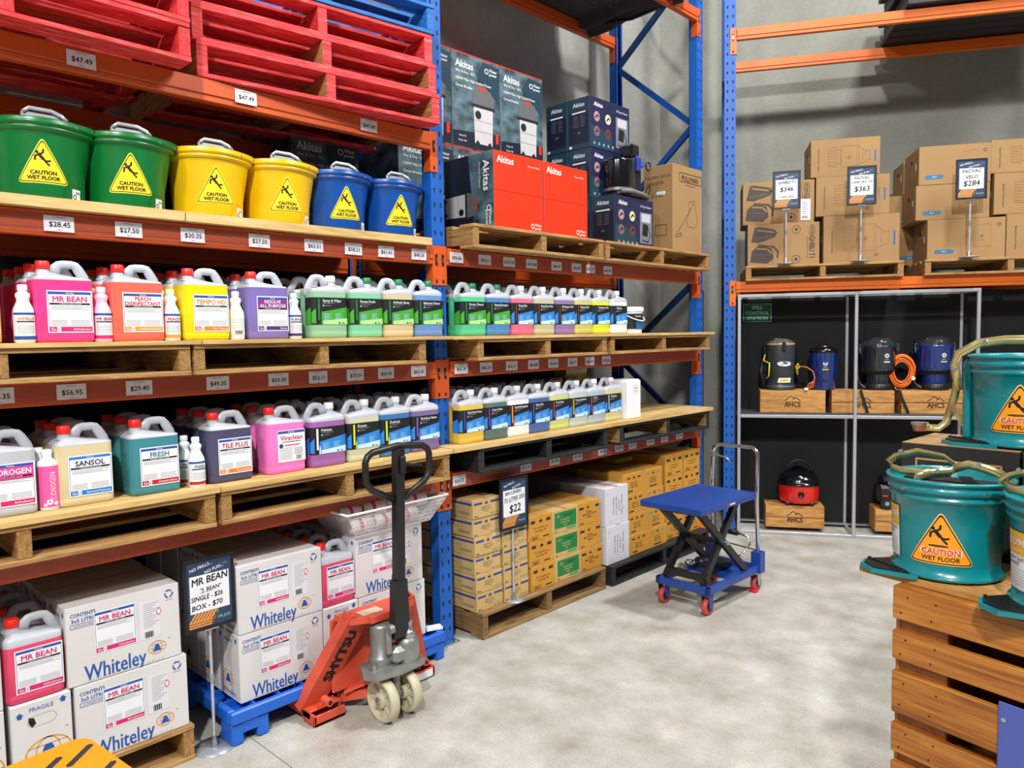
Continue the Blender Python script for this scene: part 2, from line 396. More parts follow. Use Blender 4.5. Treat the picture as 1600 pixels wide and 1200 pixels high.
# price tags
def price_tag(s, y=None, z=None, w=0.098, h=0.056, label=None):
    m = MB(); m.rect(-w/2, w/2, -h/2, h/2, -0.001, paper); m.box(-w/2, w/2, -0.0009, 0, -h/2, h/2, paper)
    m.text(s, 0.002, -0.002, h*0.33, -0.0016, ink, 0.02, maxw=w*.8)
    m.rect(-w*.2, w*.2, h*.36, h*.40, -0.0015, greyink); m.rect(-w*.08, w*.08, -h*.42, -h*.38, -0.0015, greyink)
    o = m.build('price_tag', None, (0.0202, y, z), Q); return tag(o, label, 'price tag', 'price tags on the beams')
PT = [('top', 'near', 2.738, [(0.963, '$47.49'), (1.599, '$47.49'), (2.232, '$47.49')]),
 ('bucket shelf', 'near', 2.136, list(zip([0.861,1.099,1.345,1.636,1.905,2.122,2.316,2.526], ['$28.45','$27.50','$30.35','$27.50','$63.51','$58.21','$61.61','$68.26']))),
 ('boxed vacuum', 'far', 2.136, list(zip([2.79,3.005,3.204,3.4,3.633,3.831,3.979,4.17], ['$96.86','$50.21','$107.92','$102.48','$84.47','$64.08','$75.17','$53.90']))),
 ('middle', 'near', 1.528, list(zip([0.643,0.872,1.109,1.424,1.703,1.905,2.111,2.295,2.505], ['$53.35','$56.95','$29.40','$49.35','$50.30','$52.11','$73.01','$65.41','$65.41']))),
 ('middle', 'far', 1.528, list(zip([2.807,3.0,3.212,3.404,3.59,3.781,3.962,4.146], ['$66.38','$65.27','$66.27','$66.88','$60.08','$68.71','$60.40','$78.56']))),
 ('low', 'far', 0.910, list(zip([2.775,3.323,3.592,3.824,4.095,4.287,4.451,4.682,4.873,5.083], ['$26.55','$31.24','$41.80','$33.80','$54.28','$39.90','$37.80','$35.20','$32.75','$29.90'])))]
nt_ = ['leftmost', 'second', 'third', 'fourth', 'fifth', 'sixth', 'seventh', 'eighth', 'ninth', 'tenth']
for nm, bay, z, L_ in PT:
    for i, (y, s) in enumerate(L_):
        price_tag(s, y, z, label='white price tag reading %s, %s from left on %s beam of %s bay' % (s, nt_[i], nm, bay))

# ------------------------------------------------------------------ pallets
def pallet(label, loc, rz, W_, D, H, ms=(None, None), group='wooden pallets', bw=0.045, nb=3, tm=None, fc=None):
    mx, my = ms; mx = mx or wood; my = my or wood_y
    t = thing('pallet', label, 'pallet', loc, rz, group)
    tb = 0.018
    m = MB(); n = 7; bwid = D*0.1
    for i in range(n):
        y = (D-bwid)*i/(n-1); j = random.uniform(-.003, .003)
        m.box(-W_/2, W_/2+j, y, y+bwid, H-tb, H, tm or mx, 0.002)
    m.build('top_deck', t)
    m = MB()
    for y in (0, D*.3, D*.6, D-bwid): m.box(-W_/2, W_/2, y, y+bwid, 0, tb, mx, 0.002)
    m.build('bottom_deck', t)
    for i in range(nb):
        x = -W_/2+bw/2+(W_-bw)*i/(nb-1)
        m = MB(); m.box(x-bw/2, x+bw/2, 0.004, D-0.004, tb, H-tb, my, 0.003)
        if fc: m.box(x-bw/2+.001, x+bw/2-.001, 0.0025, 0.006, tb, H-tb, fc)
        m.build('bearer', t)
    return t
def board(label, y0, y1, z0, z1, xf=0.16, xb=-1.0, cat='plywood board', m_=None):
    m = MB(); L_ = y1-y0; dp = xf-xb; k = 2.732-y0
    if y0 > 2.5 and xf > .1: m.plate([(0, 0), (L_, 0), (L_, dp), (k, dp), (k, xf-.004), (0, xf-.004)], 0, z1-z0, m_ or ply)
    else: m.box(0, L_, 0, dp, 0, z1-z0, m_ or ply, 0.001)
    o = m.build('plywood_board', None, (xf, y0, z0), Q); return tag(o, label, cat, 'plywood shelf boards')
def lpal(label, y0, y1, z, H, ms=(None, None), xf=0.15, D=1.13, **k):
    return pallet(label, (xf, (y0+y1)/2, z), Q, y1-y0, D, H, ms, **k)
# near bay
lpal('light wood pallet under the left jerrycans of the lower shelf', 0.0, 1.337, 0.955, 0.138)
lpal('light wood pallet under the right jerrycans of the lower shelf, near bay', 1.36, 2.598, 0.955, 0.138)
lpal('light wood pallet under the pink jerrycans of the upper shelf', 0.0, 1.262, 1.572, 0.120)
lpal('light wood pallet under the green-labelled jerrycans, near bay upper shelf', 1.275, 2.457, 1.572, 0.120)
board('plywood board under the white and beige jerrycans, lower shelf', 0.0, 1.352, 1.093, 1.115)
board('plywood board under the pink and purple jerrycans, lower shelf', 1.356, 2.612, 1.093, 1.115)
board('plywood board under the red-capped jerrycans, upper shelf', 0.0, 1.30, 1.692, 1.709)
board('plywood board under the green-banded jerrycans, upper shelf of near bay', 1.305, 2.628, 1.692, 1.709, 0.165)
board('thick wooden board under the green and yellow buckets', 0.0, 1.30, 2.184, 2.222, 0.06, -0.8)
board('thick wooden board under the blue buckets', 1.305, 2.585, 2.184, 2.222, 0.06, -0.8)
# far bay
lpal('light wood pallet under the red vacuum cartons', 2.80, 3.955, 2.182, 0.128)
lpal('light wood pallet under the kraft vacuum carton', 3.985, 5.32, 2.182, 0.128)
lpal('light wood pallet under the left jerrycans, upper shelf of far bay', 2.82, 3.985, 1.572, 0.118)
lpal('light wood pallet at far right end of upper jerrycan shelf', 4.03, 5.325, 1.572, 0.118)
board('plywood board along the upper jerrycan shelf of the far bay', 2.63, 5.38, 1.690, 1.708)
lpal('black plastic-faced pallet under left jerrycans, lower shelf of far bay', 2.81, 3.99, 0.955, 0.138, (wood_black, wood_black))
lpal('black-edged pallet at far right end of lower jerrycan shelf', 4.12, 5.32, 0.955, 0.138, (wood_black, wood_y), fc=wood_black)
board('plywood board along the lower jerrycan shelf of the far bay', 2.62, 5.36, 1.093, 1.117)
# red stacks
for i in range(3):
    lpal('red painted pallet, %s of the left stack on the top beam' % ['lowest', 'second', 'third'][i], 0.10, 1.315, 2.782+i*0.148, 0.146, (wood_red, wood_red_y), group='red pallets', tm=wood_red)
for i in range(3):
    pallet('red painted pallet, %s of the right stack on the top beam' % ['lowest', 'second', 'third'][i], (.085-.012*i, 1.985-.01*i, 2.782+i*0.148), R(83.5), 1.19, 1.08, .146, (wood_red, wood_y if i < 2 else wood_red_y), group='red pallets', tm=wood_red, fc=wood_red)
pallet('blue painted pallet on top of the right red stack', (.07, 1.99, 2.782+3*0.148), R(83.5), 1.17, 1.06, .146, (wood_blue, wood_blue), group='blue pallets')
# floor pallets
FL = lpal('wooden pallet on the floor under the near white cartons', 0.02, 1.238, 0, 0.143, xf=0.08, D=1.1)
lpal('weathered pallet on the floor under the small tan cartons', 2.85, 4.0, 0, 0.148, (wood_old, wood_old_y), xf=0.115, D=1.1)
lpal('black pallet on the floor under the mustard cartons', 4.05, 5.36, 0, 0.135, (wood_black, wood_black), xf=0.13, D=1.1)
# rear rack pallets
pallet('light wood pallet under the backpack vacuum cartons, rear rack', rr(0.765, -0.07, 2.122), TH, 1.19, 1.0, 0.122)
pallet('light wood pallet under the cartons at right, rear rack', rr(2.105, -0.07, 2.122), TH, 1.19, 1.0, 0.122)

# ------------------------------------------------------------------ jerrycans
def rrect(hx, hy, r, n=4):
    P = []
    for cx, cy, a0 in ((hx-r, hy-r, 0), (-hx+r, hy-r, 90), (-hx+r, -hy+r, 180), (hx-r, -hy+r, 270)):
        for i in range(n+1):
            a = R(a0+90*i/n); P.append((cx+r*math.cos(a), cy+r*math.sin(a)))
    return P
def jerry_body(liq, fill, mirror, capx, HS=1.0):
    """front at y=0, centred on x"""
    hx, hy = 0.094, 0.064; m = MB(); rings = []
    base = rrect(hx, hy, 0.026)
    sx = -1 if mirror else 1
    def ring(k, ky, zf): return [(x*k*sx, hy+y*ky, zf(x)) for x, y in base]
    Z = [(0.93, .9, 0), (0.99, .985, 0.006), (1, 1, 0.02), (1, 1, 0.028), (.992, .985, 0.031), (1, 1, 0.034), (1, 1, 0.12), (1, 1, fill-.001), (1, 1, fill), (.997, .99, 0.226)]
    for k, ky, z in Z: rings.append(ring(k, ky, lambda x, z=z: z*HS))
    def roof(z0, amp, low):
        def f(x):
            if x <= capx: t = max(0, min(1, (x-capx)/(-hx-capx))); return (z0+amp*(1-.80*t**1.2))*HS
            t = max(0, min(1, (x-capx)/(hx-capx))); return (z0+amp*max(low, 1-1.25*t))*HS
        return f
    rings.append(ring(0.965, .94, roof(0.229, .005, -.3)))
    rings.append(ring(0.90, .74, roof(0.232, .018, -.15)))
    rings.append(ring(0.74, .36, roof(0.234, .026, -.2)))
    n = len(base)
    V = [p for r_ in rings for p in r_]
    def quads(k):
        q = [(k*n+i, k*n+(i+1) % n, (k+1)*n+(i+1) % n, (k+1)*n+i) for i in range(n)]
        return [tuple(reversed(f)) for f in q] if mirror else q
    lowf = [f for k in range(7) for f in quads(k)]; hif = [f for k in range(7, len(rings)-1) for f in quads(k)]
    m.add(V, lowf+[tuple(range(n)) if mirror else tuple(reversed(range(n)))], liq, True); m.add(V, hif+[tuple((len(rings)-1)*n+i for i in (range(n) if not mirror else reversed(range(n))))], milk, True)
    cx = capx*sx; m.lathe([(0.026, 0.240*HS), (0.0215, 0.252*HS), (0.0195, 0.264*HS)], milk, 16, cx, hy)
    pts = [(capx+.026, .240), (capx+.040, .266), (capx+.052, .2785), (capx+.064, .2805), (.040, .2805), (.052, .278), (.062, .264), (.0785, .235), (.0845, .215), (.0845, .195)]
    m.tube([(x*sx, hy, z*HS) for x, z in pts], [.014, .0115, .0098, .0095, .0095, .0098, .0108, .0112, .011, .010], milk, 8, flat_=1.7, up=(0, 1, 0))
    return m
def jerry(label, liq, style, cap, lab, loc, fill=0.205, group=None, HS=1.0, extra=''):
    mirror = style == 'b'; capx = -0.052 if not mirror else -0.040
    t = thing('jerrycan', label, 'jerrycan', loc, Q, group)
    jerry_body(liq, fill, mirror, capx, HS).build('body', t)
    m = MB(); cx = capx*(-1 if mirror else 1)
    pr = []
    m.lathe([(0.0225, 0.262*HS), (0.0228, 0.264*HS), (0.0225, 0.288*HS), (0.020, 0.2905*HS)], cap, 24, cx, 0.064, cap=True, fn=lambda a, r, z: r*(1+.015*math.cos(24*a/2)))
    m.build('cap', t)
    lm = MB(); lab(lm); lm.build('label', t)
    return t
def whiteley_label(title, tcol, gcol, num, foot, title2=None, bandbg=None, top='#1f4e9c', bw=0.146, bh=0.150, cx=0.012, z0=0.034, foot2=True):
    def f(m, y=-0.0012):
        x0, x1, z1 = cx-bw/2, cx+bw/2, z0+bh
        m.rect(x0, x1, z0, z1, y, white); e = .0004
        tm = flat(top); i = .0045
        m.rect(x0+i, x1-i, z1-.0135, z1-i, y-e, tm)
        m.stroke([(x0+i, z0+i), (x0+i, z1-i)], .0012, y-e, tm); m.stroke([(x1-i, z0+i), (x1-i, z1-i)], .0012, y-e, tm)
        m.text('Whiteley', cx, z1-.009, .005, y-2*e, white, .02)
        hb = bh
        if bandbg: m.rect(x0+i, x1-i, z0+hb*.62, z1-.0135, y-e, flat(bandbg))
        tc = white if bandbg else flat(tcol)
        if title2:
            m.text(title, cx, z1-.023, .014, y-2*e, tc, .025, maxw=bw*.86); m.text(title2, cx, z1-.041, .0145, y-2*e, tc, .025, maxw=bw*.88)
            zb = z1-.053
        else:
            m.text(title, cx, z1-.0295, .0195, y-2*e, tc, .03, maxw=bw*.84); zb = z1-.047
        m.rect(x0+.008, x1-.008, zb-.003, zb+.003, y-2*e, ink)
        m.text('COMMERCIAL GRADE CLEANER', cx, zb, .0036, y-3*e, white, 0, maxw=bw*.8)
        for k in range(3): m.rect(x0+.012, x1-.012-.02*(k % 2), zb-.010-.005*k, zb-.0085-.005*k, y-e, greyink)
        for k in range(5):
            m.rect(x0+.010, cx-.012, z0+.026+.0045*k, z0+.0272+.0045*k, y-e, greyink); m.rect(cx, x1-.012, z0+.026+.0045*k, z0+.0272+.0045*k, y-e, greyink)
        g = flat(gcol); m.rect(x0+i, x1-i, z0+i, z0+.0215, y-e, g)
        m.text('Gc', x0+.017, z0+.013, .010, y-2*e, white, .02); m.rect(x0+.028, x0+.040, z0+.0055, z0+.0205, y-2*e, white); m.text(num, x0+.034, z0+.013, .007, y-3*e, ink, .02)
        m.text(foot, x1-.009, z0+.013, .0075, y-2*e, white, .02, 'r', maxw=bw*.55)
    return f
def agar_label(title, base, base2, side, sub='Cleaning Concentrate'):
    def f(m):
        y = -0.0012; e = .0004; x0, x1, z0, z1 = -.150, .092, .062, .186
        hy = .064; n = 0
        # wrap to the sides
        def wrap(p):
            x, yy, z = p; lim = .072
            if abs(x) <= lim: return p
            arc = abs(x)-lim; r = .0225; a = min(PI/2, arc/r); s = 1 if x > 0 else -1; ex = max(0, arc-r*PI/2)
            return (s*(lim+(r-yy)*math.sin(a)), r-(r-yy)*math.cos(a)+ex, z)
        m.warp = wrap
        bk = flat('#15161a'); m.poly([(x0, z0), (x1, z0), (x1, z1), (x0, z1)], y, bk, 24)
        x0 += .001; c1, c2 = flat(base), flat(base2)
        m.poly([(-.052, z0+.001), (x1, z0+.001), (x1, z0+.082), (-.052, z0+.058)], y-e, c1, 12)
        m.poly([(-.046, z0+.001), (x1, z0+.001), (x1, z0+.030), (-.046, z0+.018)], y-2*e, c2, 12)
        for k in range(8):
            w = .03+.03*((k*7) % 5)/5
            m.rect(-.040, -.040+w*.8, z0+.022+.0038*k, z0+.0232+.0038*k, y-2*e, flat('#9fd0ee')); m.rect(.02, .02+w*.7, z0+.024+.0038*k, z0+.0252+.0038*k, y-2*e, flat('#9fd0ee'))
        m.text(title, -.044, z1-.014, .0125, y-2*e, white, .02, 'l', maxw=.11); m.rect(-.044, .02, z1-.0275, z1-.0255, y-2*e, greyink)
        m.rect(-.044, -.038, z1-.040, z1-.034, y-2*e, white); m.rect(-.034, .0, z1-.038, z1-.036, y-2*e, greyink)
        m.poly([(-.100, z0+.006), (-.080, z0+.006), (-.080, z1-.05), (-.100, z1-.07)], y-2*e, c1, 6); m.poly([(x0+.002, z0+.001), (-.104, z0+.001), (-.104, z0+.078), (x0+.002, z0+.06)], y-e, c1, 10); m.rect(-.070, -.060, z0+.02, z1-.006, y-2*e, flat(side)); m.poly([(-.058, z0+.001), (-.050, z0+.001), (-.050, z0+.03), (-.054, z0+.042)], y-2*e, flat(side))
        m.text('Agar', .062, z0+.009, .007, y-3*e, flat('#12305e'), .02, maxw=.02); m.poly([(.036, z0+.004), (.048, z0+.004), (.042, z0+.015)], y-3*e, bk)
        m.warp = None
    return f
def vira_label(m):
    y = -.0012; e = .0004; x0, x1, z0, z1 = -.048, .086, .05, .19; cx = .019
    m.rect(x0, x1, z0, z1, y, white); m.rect(x0+.002, x1-.002, z1-.014, z1-.003, y-e, flat('#1f4e9c')); m.text('Whiteley', cx, z1-.0085, .006, y-2*e, white, .02)
    m.text('Viraclean', cx, z1-.033, .021, y-e, flat('#c01f5e'), .035, maxw=.12); m.rect(cx-.045, cx+.045, z1-.053, z1-.050, y-e, ink)
    m.disc(-.032, z1-.068, .010, y-e, flat('#1f3f77')); m.rect(-.015, .06, z1-.070, z1-.064, y-e, flat('#e05a6c'))
    for k in range(9): m.rect(x0+.008, .022, z0+.012+.006*k, z0+.0135+.006*k, y-e, greyink); m.rect(.03, x1-.012, z0+.03+.006*(k*.6), z0+.0312+.006*(k*.6), y-e, greyink)
    for k in range(7): m.rect(.040+.004*k, .0415+.004*k+.001*(k % 2), z0+.006, z0+.026, y-e, ink)
BLQ = {}
def liq(n, h): return mat('liquid_'+n, h, 0.28, var=0.05, scale=6, sss=0.12)
XF = 0.085
def row(label, y, z, liqm, style, cap, lab, n=3, fill=.222, shelf='', grp='', HS=1.0, pitch=.148, dy=0.0, xf=XF):
    """front jerrycan plus the ones standing behind it"""
    first = jerry('%s, front of its row, %s' % (label, shelf), liqm, style, cap, lab, (xf, y, z), fill, grp, HS)
    for k in range(1, n):
        dup(first, (xf-k*pitch, y+dy*k+random.uniform(-.006, .006), z), Q+random.uniform(-.03, .03), '%s, %s from front of its row, %s' % (label, ['', 'second', 'third', 'fourth'][k], shelf))
    return first
ZU, ZL = 1.709, 1.115
gn = 'jerrycans on the upper shelf'; gl = 'jerrycans on the lower shelf'
SU1, SU2, SL1, SL2 = 'upper shelf near bay', 'upper shelf far bay', 'lower shelf near bay', 'lower shelf far bay'
A_ = '#cf1d6d'
row('pale orange jerrycan with red cap', .563, ZU, liq('vanilla', '#f0a860'), 'a', redcap, whiteley_label('VANILLA', '#c9803a', A_, '3', 'Airfresheners'), 3, shelf=SU1, grp=gn)
row('hot pink jerrycan with red cap', .852, ZU, liq('pink', '#f2408a'), 'a', redcap, whiteley_label('MR BEAN', A_, A_, '3', 'Airfresheners'), 4, shelf=SU1, grp=gn)
row('peach red jerrycan with red cap', 1.102, ZU, liq('peach', '#fa6a58'), 'a', redcap, whiteley_label('PEACH', '#cf1d3d', '#e0992e', '4', 'Commercial Grade', 'DISINFECTANT'), 3, shelf=SU1, grp=gn)
row('yellow jerrycan with red cap', 1.368, ZU, liq('yellow', '#e9d413'), 'a', redcap, whiteley_label('TEMPO HD', '#c9922a', '#ec7a1e', '6', 'Floor Cleaning'), 4, shelf=SU1, grp=gn)
row('violet jerrycan with red cap', 1.640, ZU, liq('violet', '#7d6fb4'), 'a', redcap, whiteley_label('RESOLVE', '#6b2f86', '#4a2a78', '8', 'Kitchen', 'ALL PURPOSE', '#8a2b86'), 3, shelf=SU1, grp=gn)
G1, G2, B1, B2 = '#3f9c2c', '#a9d88f', '#2a7fd0', '#bfe0f6'
def arow(col, y, z, lc, title, c1, c2, side, cap, n, shelf, xf=XF, fill=.212, body=None):
    grp = gn if z > 1.4 else gl
    row(col, y, z, liq(title.split()[0].lower()+str(int(y*10)), lc), 'b', cap, agar_label(title, c1, c2, side), n, fill, shelf, grp, xf=xf)
arow('sage green jerrycan with white cap', 1.945, ZU, '#8fbf9a', 'Spray & Wipe', G1, G2, '#1f6f3a', whitecap, 3, SU1)
arow('mint green jerrycan with green cap', 2.150, ZU, '#7fc8a2', 'Forest Fresh', G1, G2, '#1f6f3a', greencap, 3, SU1)
arow('beige jerrycan with green cap', 2.345, ZU, '#cdbd94', 'Airfresh Spray', G1, G2, '#1f6f3a', greencap, 3, SU1)
arow('steel blue jerrycan with green cap', 2.54, ZU, '#6a8fc6', 'Bathroom Cleaner', G1, G2, '#1f6f3a', greencap, 3, SU1)
arow('emerald jerrycan with green cap', 2.86, ZU, '#55c48c', 'Shower Cleaner', G1, G2, '#1f6f3a', greencap, 3, SU2)
arow('blue jerrycan with green cap', 3.055, ZU, '#4f88c0', 'Neutral Detergent', G1, G2, '#1f6f3a', greencap, 3, SU2)
for y, c, nm, t_ in ((3.255, '#e36f8e', 'rose pink', 'Encap Plus'), (3.452, '#bdbb97', 'pale olive', 'Encap Floor Fabric'), (3.648, '#8d74a6', 'mauve', 'Performance Gold'), (3.83, '#c9c26a', 'dull yellow', 'Polymer Plus'), (4.02, '#d4e03a', 'lime yellow', 'Performance Plus'), (4.222, '#eceded', 'white', 'Stainless')):
    arow('%s jerrycan with white cap' % nm, y, ZU, c, t_, B1, B2, '#6a3a1f' if y < 3.9 else '#23406e', whitecap, 3 if y < 4 else 2, SU2)
# lower shelf
row('white jerrycan with pink label band', .64, ZL, milk, 'a', redcap, whiteley_label('FLOROGEN', '#ffffff', A_, '3', 'Airfresheners', None, '#e23c8c'), 3, shelf=SL1, grp=gl)
row('beige jerrycan with red cap', .890, ZL, liq('sansol', '#d0c49b'), 'a', redcap, whiteley_label('SANSOL', '#232f63', '#1676c4', '5', 'Bathrooms & Washrooms', top='#1676c4'), 3, shelf=SL1, grp=gl)
row('teal jerrycan with red cap', 1.137, ZL, liq('fresh', '#3f8590'), 'a', redcap, whiteley_label('FRESH', '#15808c', '#b5202e', '8', 'Industrial cleaner'), 3, shelf=SL1, grp=gl)
row('slate grey jerrycan with red cap', 1.445, ZL, liq('tile', '#4a4a66'), 'a', redcap, whiteley_label('TILE PLUS', '#c8252c', '#ec7a1e', '6', 'Floor Cleaning'), 3, shelf=SL1, grp=gl)
row('bright pink jerrycan with red cap', 1.700, ZL, liq('vira', '#f47ac4'), 'a', redcap, vira_label, 3, shelf=SL1, grp=gl)
for y, c, nm, t_, sd, n in ((1.915, '#9a63a8', 'purple', 'Multisan', '#e8e8ee', 3), (2.115, '#c6c9a8', 'pale yellow', 'Densan', '#c8dc20', 3), (2.306, '#3f74ae', 'deep blue', 'Desfresh', '#c8dc20', 3), (2.500, '#7a6699', 'plum', 'Tile & Grout Cleaner', '#7b4fb0', 3)):
    arow('%s jerrycan with white cap' % nm, y, ZL, c, t_, B1, B2, sd, whitecap, n, SL1)
for y, c, nm, t_, sd in ((2.83, '#d9b84c', 'amber', 'Tile & Grout Power', '#4a3a9a'), (3.02, '#56706c', 'dark teal', 'Crate Clean', '#6a3a9a'), (3.208, '#eef0f0', 'opaque white', 'Liquid Extinguish', '#f08a2a'), (3.392, '#4a63a0', 'navy blue', 'Rinse Plus', '#3a4fb0'), (3.58, '#c6d07a', 'yellow green', 'Pot & Pans', '#b8303a'), (3.772, '#b8c4bd', 'grey green', 'Provato Sanitiser', '#d0b030'), (3.958, '#aab6c0', 'pale grey', 'CTW', '#c04040'), (4.147, '#cfc58c', 'straw yellow', 'Cleanmax', '#b0b0b8')):
    arow('%s jerrycan with white cap' % nm, y, ZL+.002, c, t_, B1, B2, sd, whitecap, 3, SL2)

# small spray-neck bottles
def small_bottle(label, loc, colr, body, band, title, kind=0):
    t = thing('spray_bottle', label, 'bottle', loc, Q, 'small trigger-neck bottles between the jerrycans')
    m = MB(); r = .034
    if kind == 1: prof = [(.030, 0), (.033, .004), (.033, .165), (.031, .172), (.015, .184), (.0145, .196)]
    else: prof = [(.029, 0), (.033, .005), (.033, .105), (.031, .118), (.024, .133), (.019, .145), (.0195, .152), (.023, .162), (.0225, .170), (.014, .178), (.0135, .184)]
    m.lathe(prof, body, 20, 0, .034, cap=True); m.build('body', t)
    m = MB(); z = prof[-1][1]; m.lathe([(.0155, z-.002), (.0155, z+.016), (.013, z+.018)], whitecap if kind == 0 else body, 16, 0, .034, cap=True); m.build('cap', t)
    m = MB()
    def wrap(p): a = p[0]/.0338; rr_ = .0338-p[1]; return (rr_*math.sin(a), .034-rr_*math.cos(a), p[2])
    m.warp = wrap
    if kind == 1:
        m.poly([(-.05, .012), (.05, .012), (.05, .158), (-.05, .158)], 0, flat(band), 16)
        m.text(title, .006, .085, .018, -.0008, white, .01, rot=PI/2, maxw=.10); m.disc(-.006, .03, .010, -.0008, white); m.disc(.014, .024, .007, -.0008, white); m.disc(-.02, .02, .006, -.0008, white)
    elif kind == 2:
        m.poly([(-.04, .02), (.04, .02), (.04, .10), (-.04, .10)], 0, flat('#ececec'), 12)
        for k in range(9): m.poly([(-.03, .03+.007*k), (.03, .03+.007*k), (.03, .0312+.007*k), (-.03, .0312+.007*k)], -.0006, greyink, 6)
        for k in range(8): m.rect(-.02+.004*k, -.018+.004*k, .022, .038, -.001, ink)
    else:
        m.poly([(-.045, .012), (.045, .012), (.045, .105), (-.045, .105)], 0, white, 14)
        m.poly([(-.045, .097), (.045, .097), (.045, .105), (-.045, .105)], -.0005, flat('#1f4e9c'), 12)
        m.poly([(-.045, .012), (.045, .012), (.045, .024), (-.045, .024)], -.0005, flat(band), 12)
        m.text(title, 0, .085, .011, -.0008, flat(colr), .03, maxw=.055); m.poly([(-.03, .072), (.03, .072), (.03, .076), (-.03, .076)], -.0008, ink, 8)
        for k in range(5): m.poly([(-.028, .034+.006*k), (.028, .034+.006*k), (.028, .0352+.006*k), (-.028, .0352+.006*k)], -.0005, greyink, 8)
    m.warp = None; m.build('label', t); return t
pinkb = mat('pink_bottle', '#f2c8dc', 0.35, var=.03, sss=.1); whb = mat('white_bottle', '#eceef0', 0.35, var=.02, sss=.1)
sb = small_bottle
sb('small white bottle with orange title left of the hot pink jerrycan', (XF, .727, ZU), '#e08a2a', whb, '#1f4e9c', 'VANILLA')
sb('small pink-tinted bottle between hot pink and peach red jerrycans', (XF, .978, ZU), A_, pinkb, A_, 'MR BEAN')
sb('small white bottle between the peach red and yellow jerrycans', (XF, 1.230, ZU), '#cf1d3d', whb, '#e0992e', 'PEACH')
sb('small white bottle with barcode between yellow and violet jerrycans', (XF, 1.500, ZU), '#333333', whb, '#e0992e', '', 2)
sb('small white bottle right of the violet jerrycan on the upper shelf', (XF-.005, 1.775, ZU), '#8a2b86', whb, '#4a2a78', 'PURPOSE')
sb('small white bottle standing behind the one beside the violet jerrycan', (XF-.09, 1.770, ZU), '#8a2b86', whb, '#4a2a78', 'PURPOSE')
sb('small pink-tinted bottle behind the one beside the hot pink jerrycan', (XF-.09, .972, ZU), A_, pinkb, A_, 'MR BEAN')
sb('small white bottle behind the one beside the yellow jerrycan', (XF-.09, 1.226, ZU), '#cf1d3d', whb, '#e0992e', 'PEACH')
sb('small bright pink bottle with vertical title on the lower shelf', (XF, .773, ZL), '#ffffff', whb, '#ef5aa0', 'FLOROGEN', 1)
sb('small bright pink bottle hidden behind another on the lower shelf', (XF-.085, .768, ZL), '#ffffff', whb, '#ef5aa0', 'FLOROGEN', 1)
sb('small clear bottle right of the teal jerrycan on the lower shelf', (XF+.012, 1.300, ZL), '#15808c', whb, '#b5202e', 'FRESH')
sb('small clear bottle behind the one right of the teal jerrycan', (XF-.075, 1.290, ZL), '#15808c', whb, '#b5202e', 'FRESH')

# white tub with bail handle
t = thing('plastic_tub', 'white plastic tub with bail handle at right end of jerrycan row', 'tub', (.10, 4.445, ZU), Q)
m = MB(); m.lathe([(.080, 0), (.088, .15), (.088, .155)], whb, 28, 0, .09, cap=True); m.build('body', t)
m = MB(); m.lathe([(.094, .15), (.095, .158), (.095, .178), (.090, .182)], whb, 28, 0, .09, cap=True); m.build('lid', t)
m = MB(); m.warp = lambda p: ((.0875-p[1])*math.sin(p[0]/.0875), .09-(.0875-p[1])*math.cos(p[0]/.0875), p[2])
m.poly([(-.11, .03), (.11, .03), (.11, .135), (-.11, .135)], 0, flat('#15161a'), 20); m.poly([(-.04, .032), (.11, .032), (.11, .09), (-.04, .08)], -.0006, flat('#1f5fae'), 16)
m.text('Powder', -.02, .118, .012, -.001, white, .02); m.warp = None; m.build('label', t)
m = MB(); m.tube([(.096*math.cos(a), .09-.098*math.sin(a)-.003, .14-.055*math.sin(a)) for a in [PI*i/12 for i in range(13)]], .004, whb, 6); m.build('handle', t)
# tall white rectangular container
t = thing('storage_container', 'tall plain white container right of the straw yellow jerrycan', 'container', (.115, 4.345, ZL+.002), Q)
m = MB(); m.box(-.085, .075, 0, .16, 0, .265, whb, .006); m.build('body', t)
m = MB(); m.box(-.078, .068, .012, .148, .265, .272, whb, .002); m.build('lid', t)
m = MB(); m.rect(-.02, .045, .17, .24, -.0008, white); m.text('Tools & Sundries', .012, .212, .006, -.0014, ink, .02, maxw=.05); m.text('in stock', .012, .192, .006, -.0014, ink, .02, maxw=.03); m.build('label', t)

# ------------------------------------------------------------------ mop buckets
MAN = dict(head=(-.26, .62, .085), limbs=[[(-.17, .50), (.02, .26)], [(.02, .26), (.20, .12), (.40, .16)], [(.02, .26), (.22, .02), (.34, -.10)], [(-.17, .50), (-.36, .40), (-.38, .18)], [(-.12, .48), (.04, .62), (.06, .78)]])
def man(m, cx, cz, k, y, c):
    x, z, r = MAN['head']; m.disc(cx+x*k, cz+z*k, r*k, y, c, n=10)
    for i, l in enumerate(MAN['limbs']): m.stroke([(cx+a*k, cz+b*k) for a, b in l], (.17 if i == 0 else .10)*k, y, c)
def rtri(cx, z0, w, h, r):
    P = []; pts = [(cx-w/2, z0), (cx+w/2, z0), (cx, z0+h)]; C = (cx, z0+h/3)
    for i, (a, b) in enumerate(pts):
        p, q = pts[i-1], pts[(i+1) % 3]
        d1 = Vector((p[0]-a, p[1]-b)).normalized(); d2 = Vector((q[0]-a, q[1]-b)).normalized()
        s_, e_ = Vector((a, b))+d1*r, Vector((a, b))+d2*r; c_ = Vector((a, b))
        for k in range(5): t = k/4; v = (1-t)**2*s_+2*t*(1-t)*c_+t*t*e_; P.append((v.x, v.y))
    return P
brk = mat('bright_bracket', '#c6ccd6', .35, .6, var=.05)
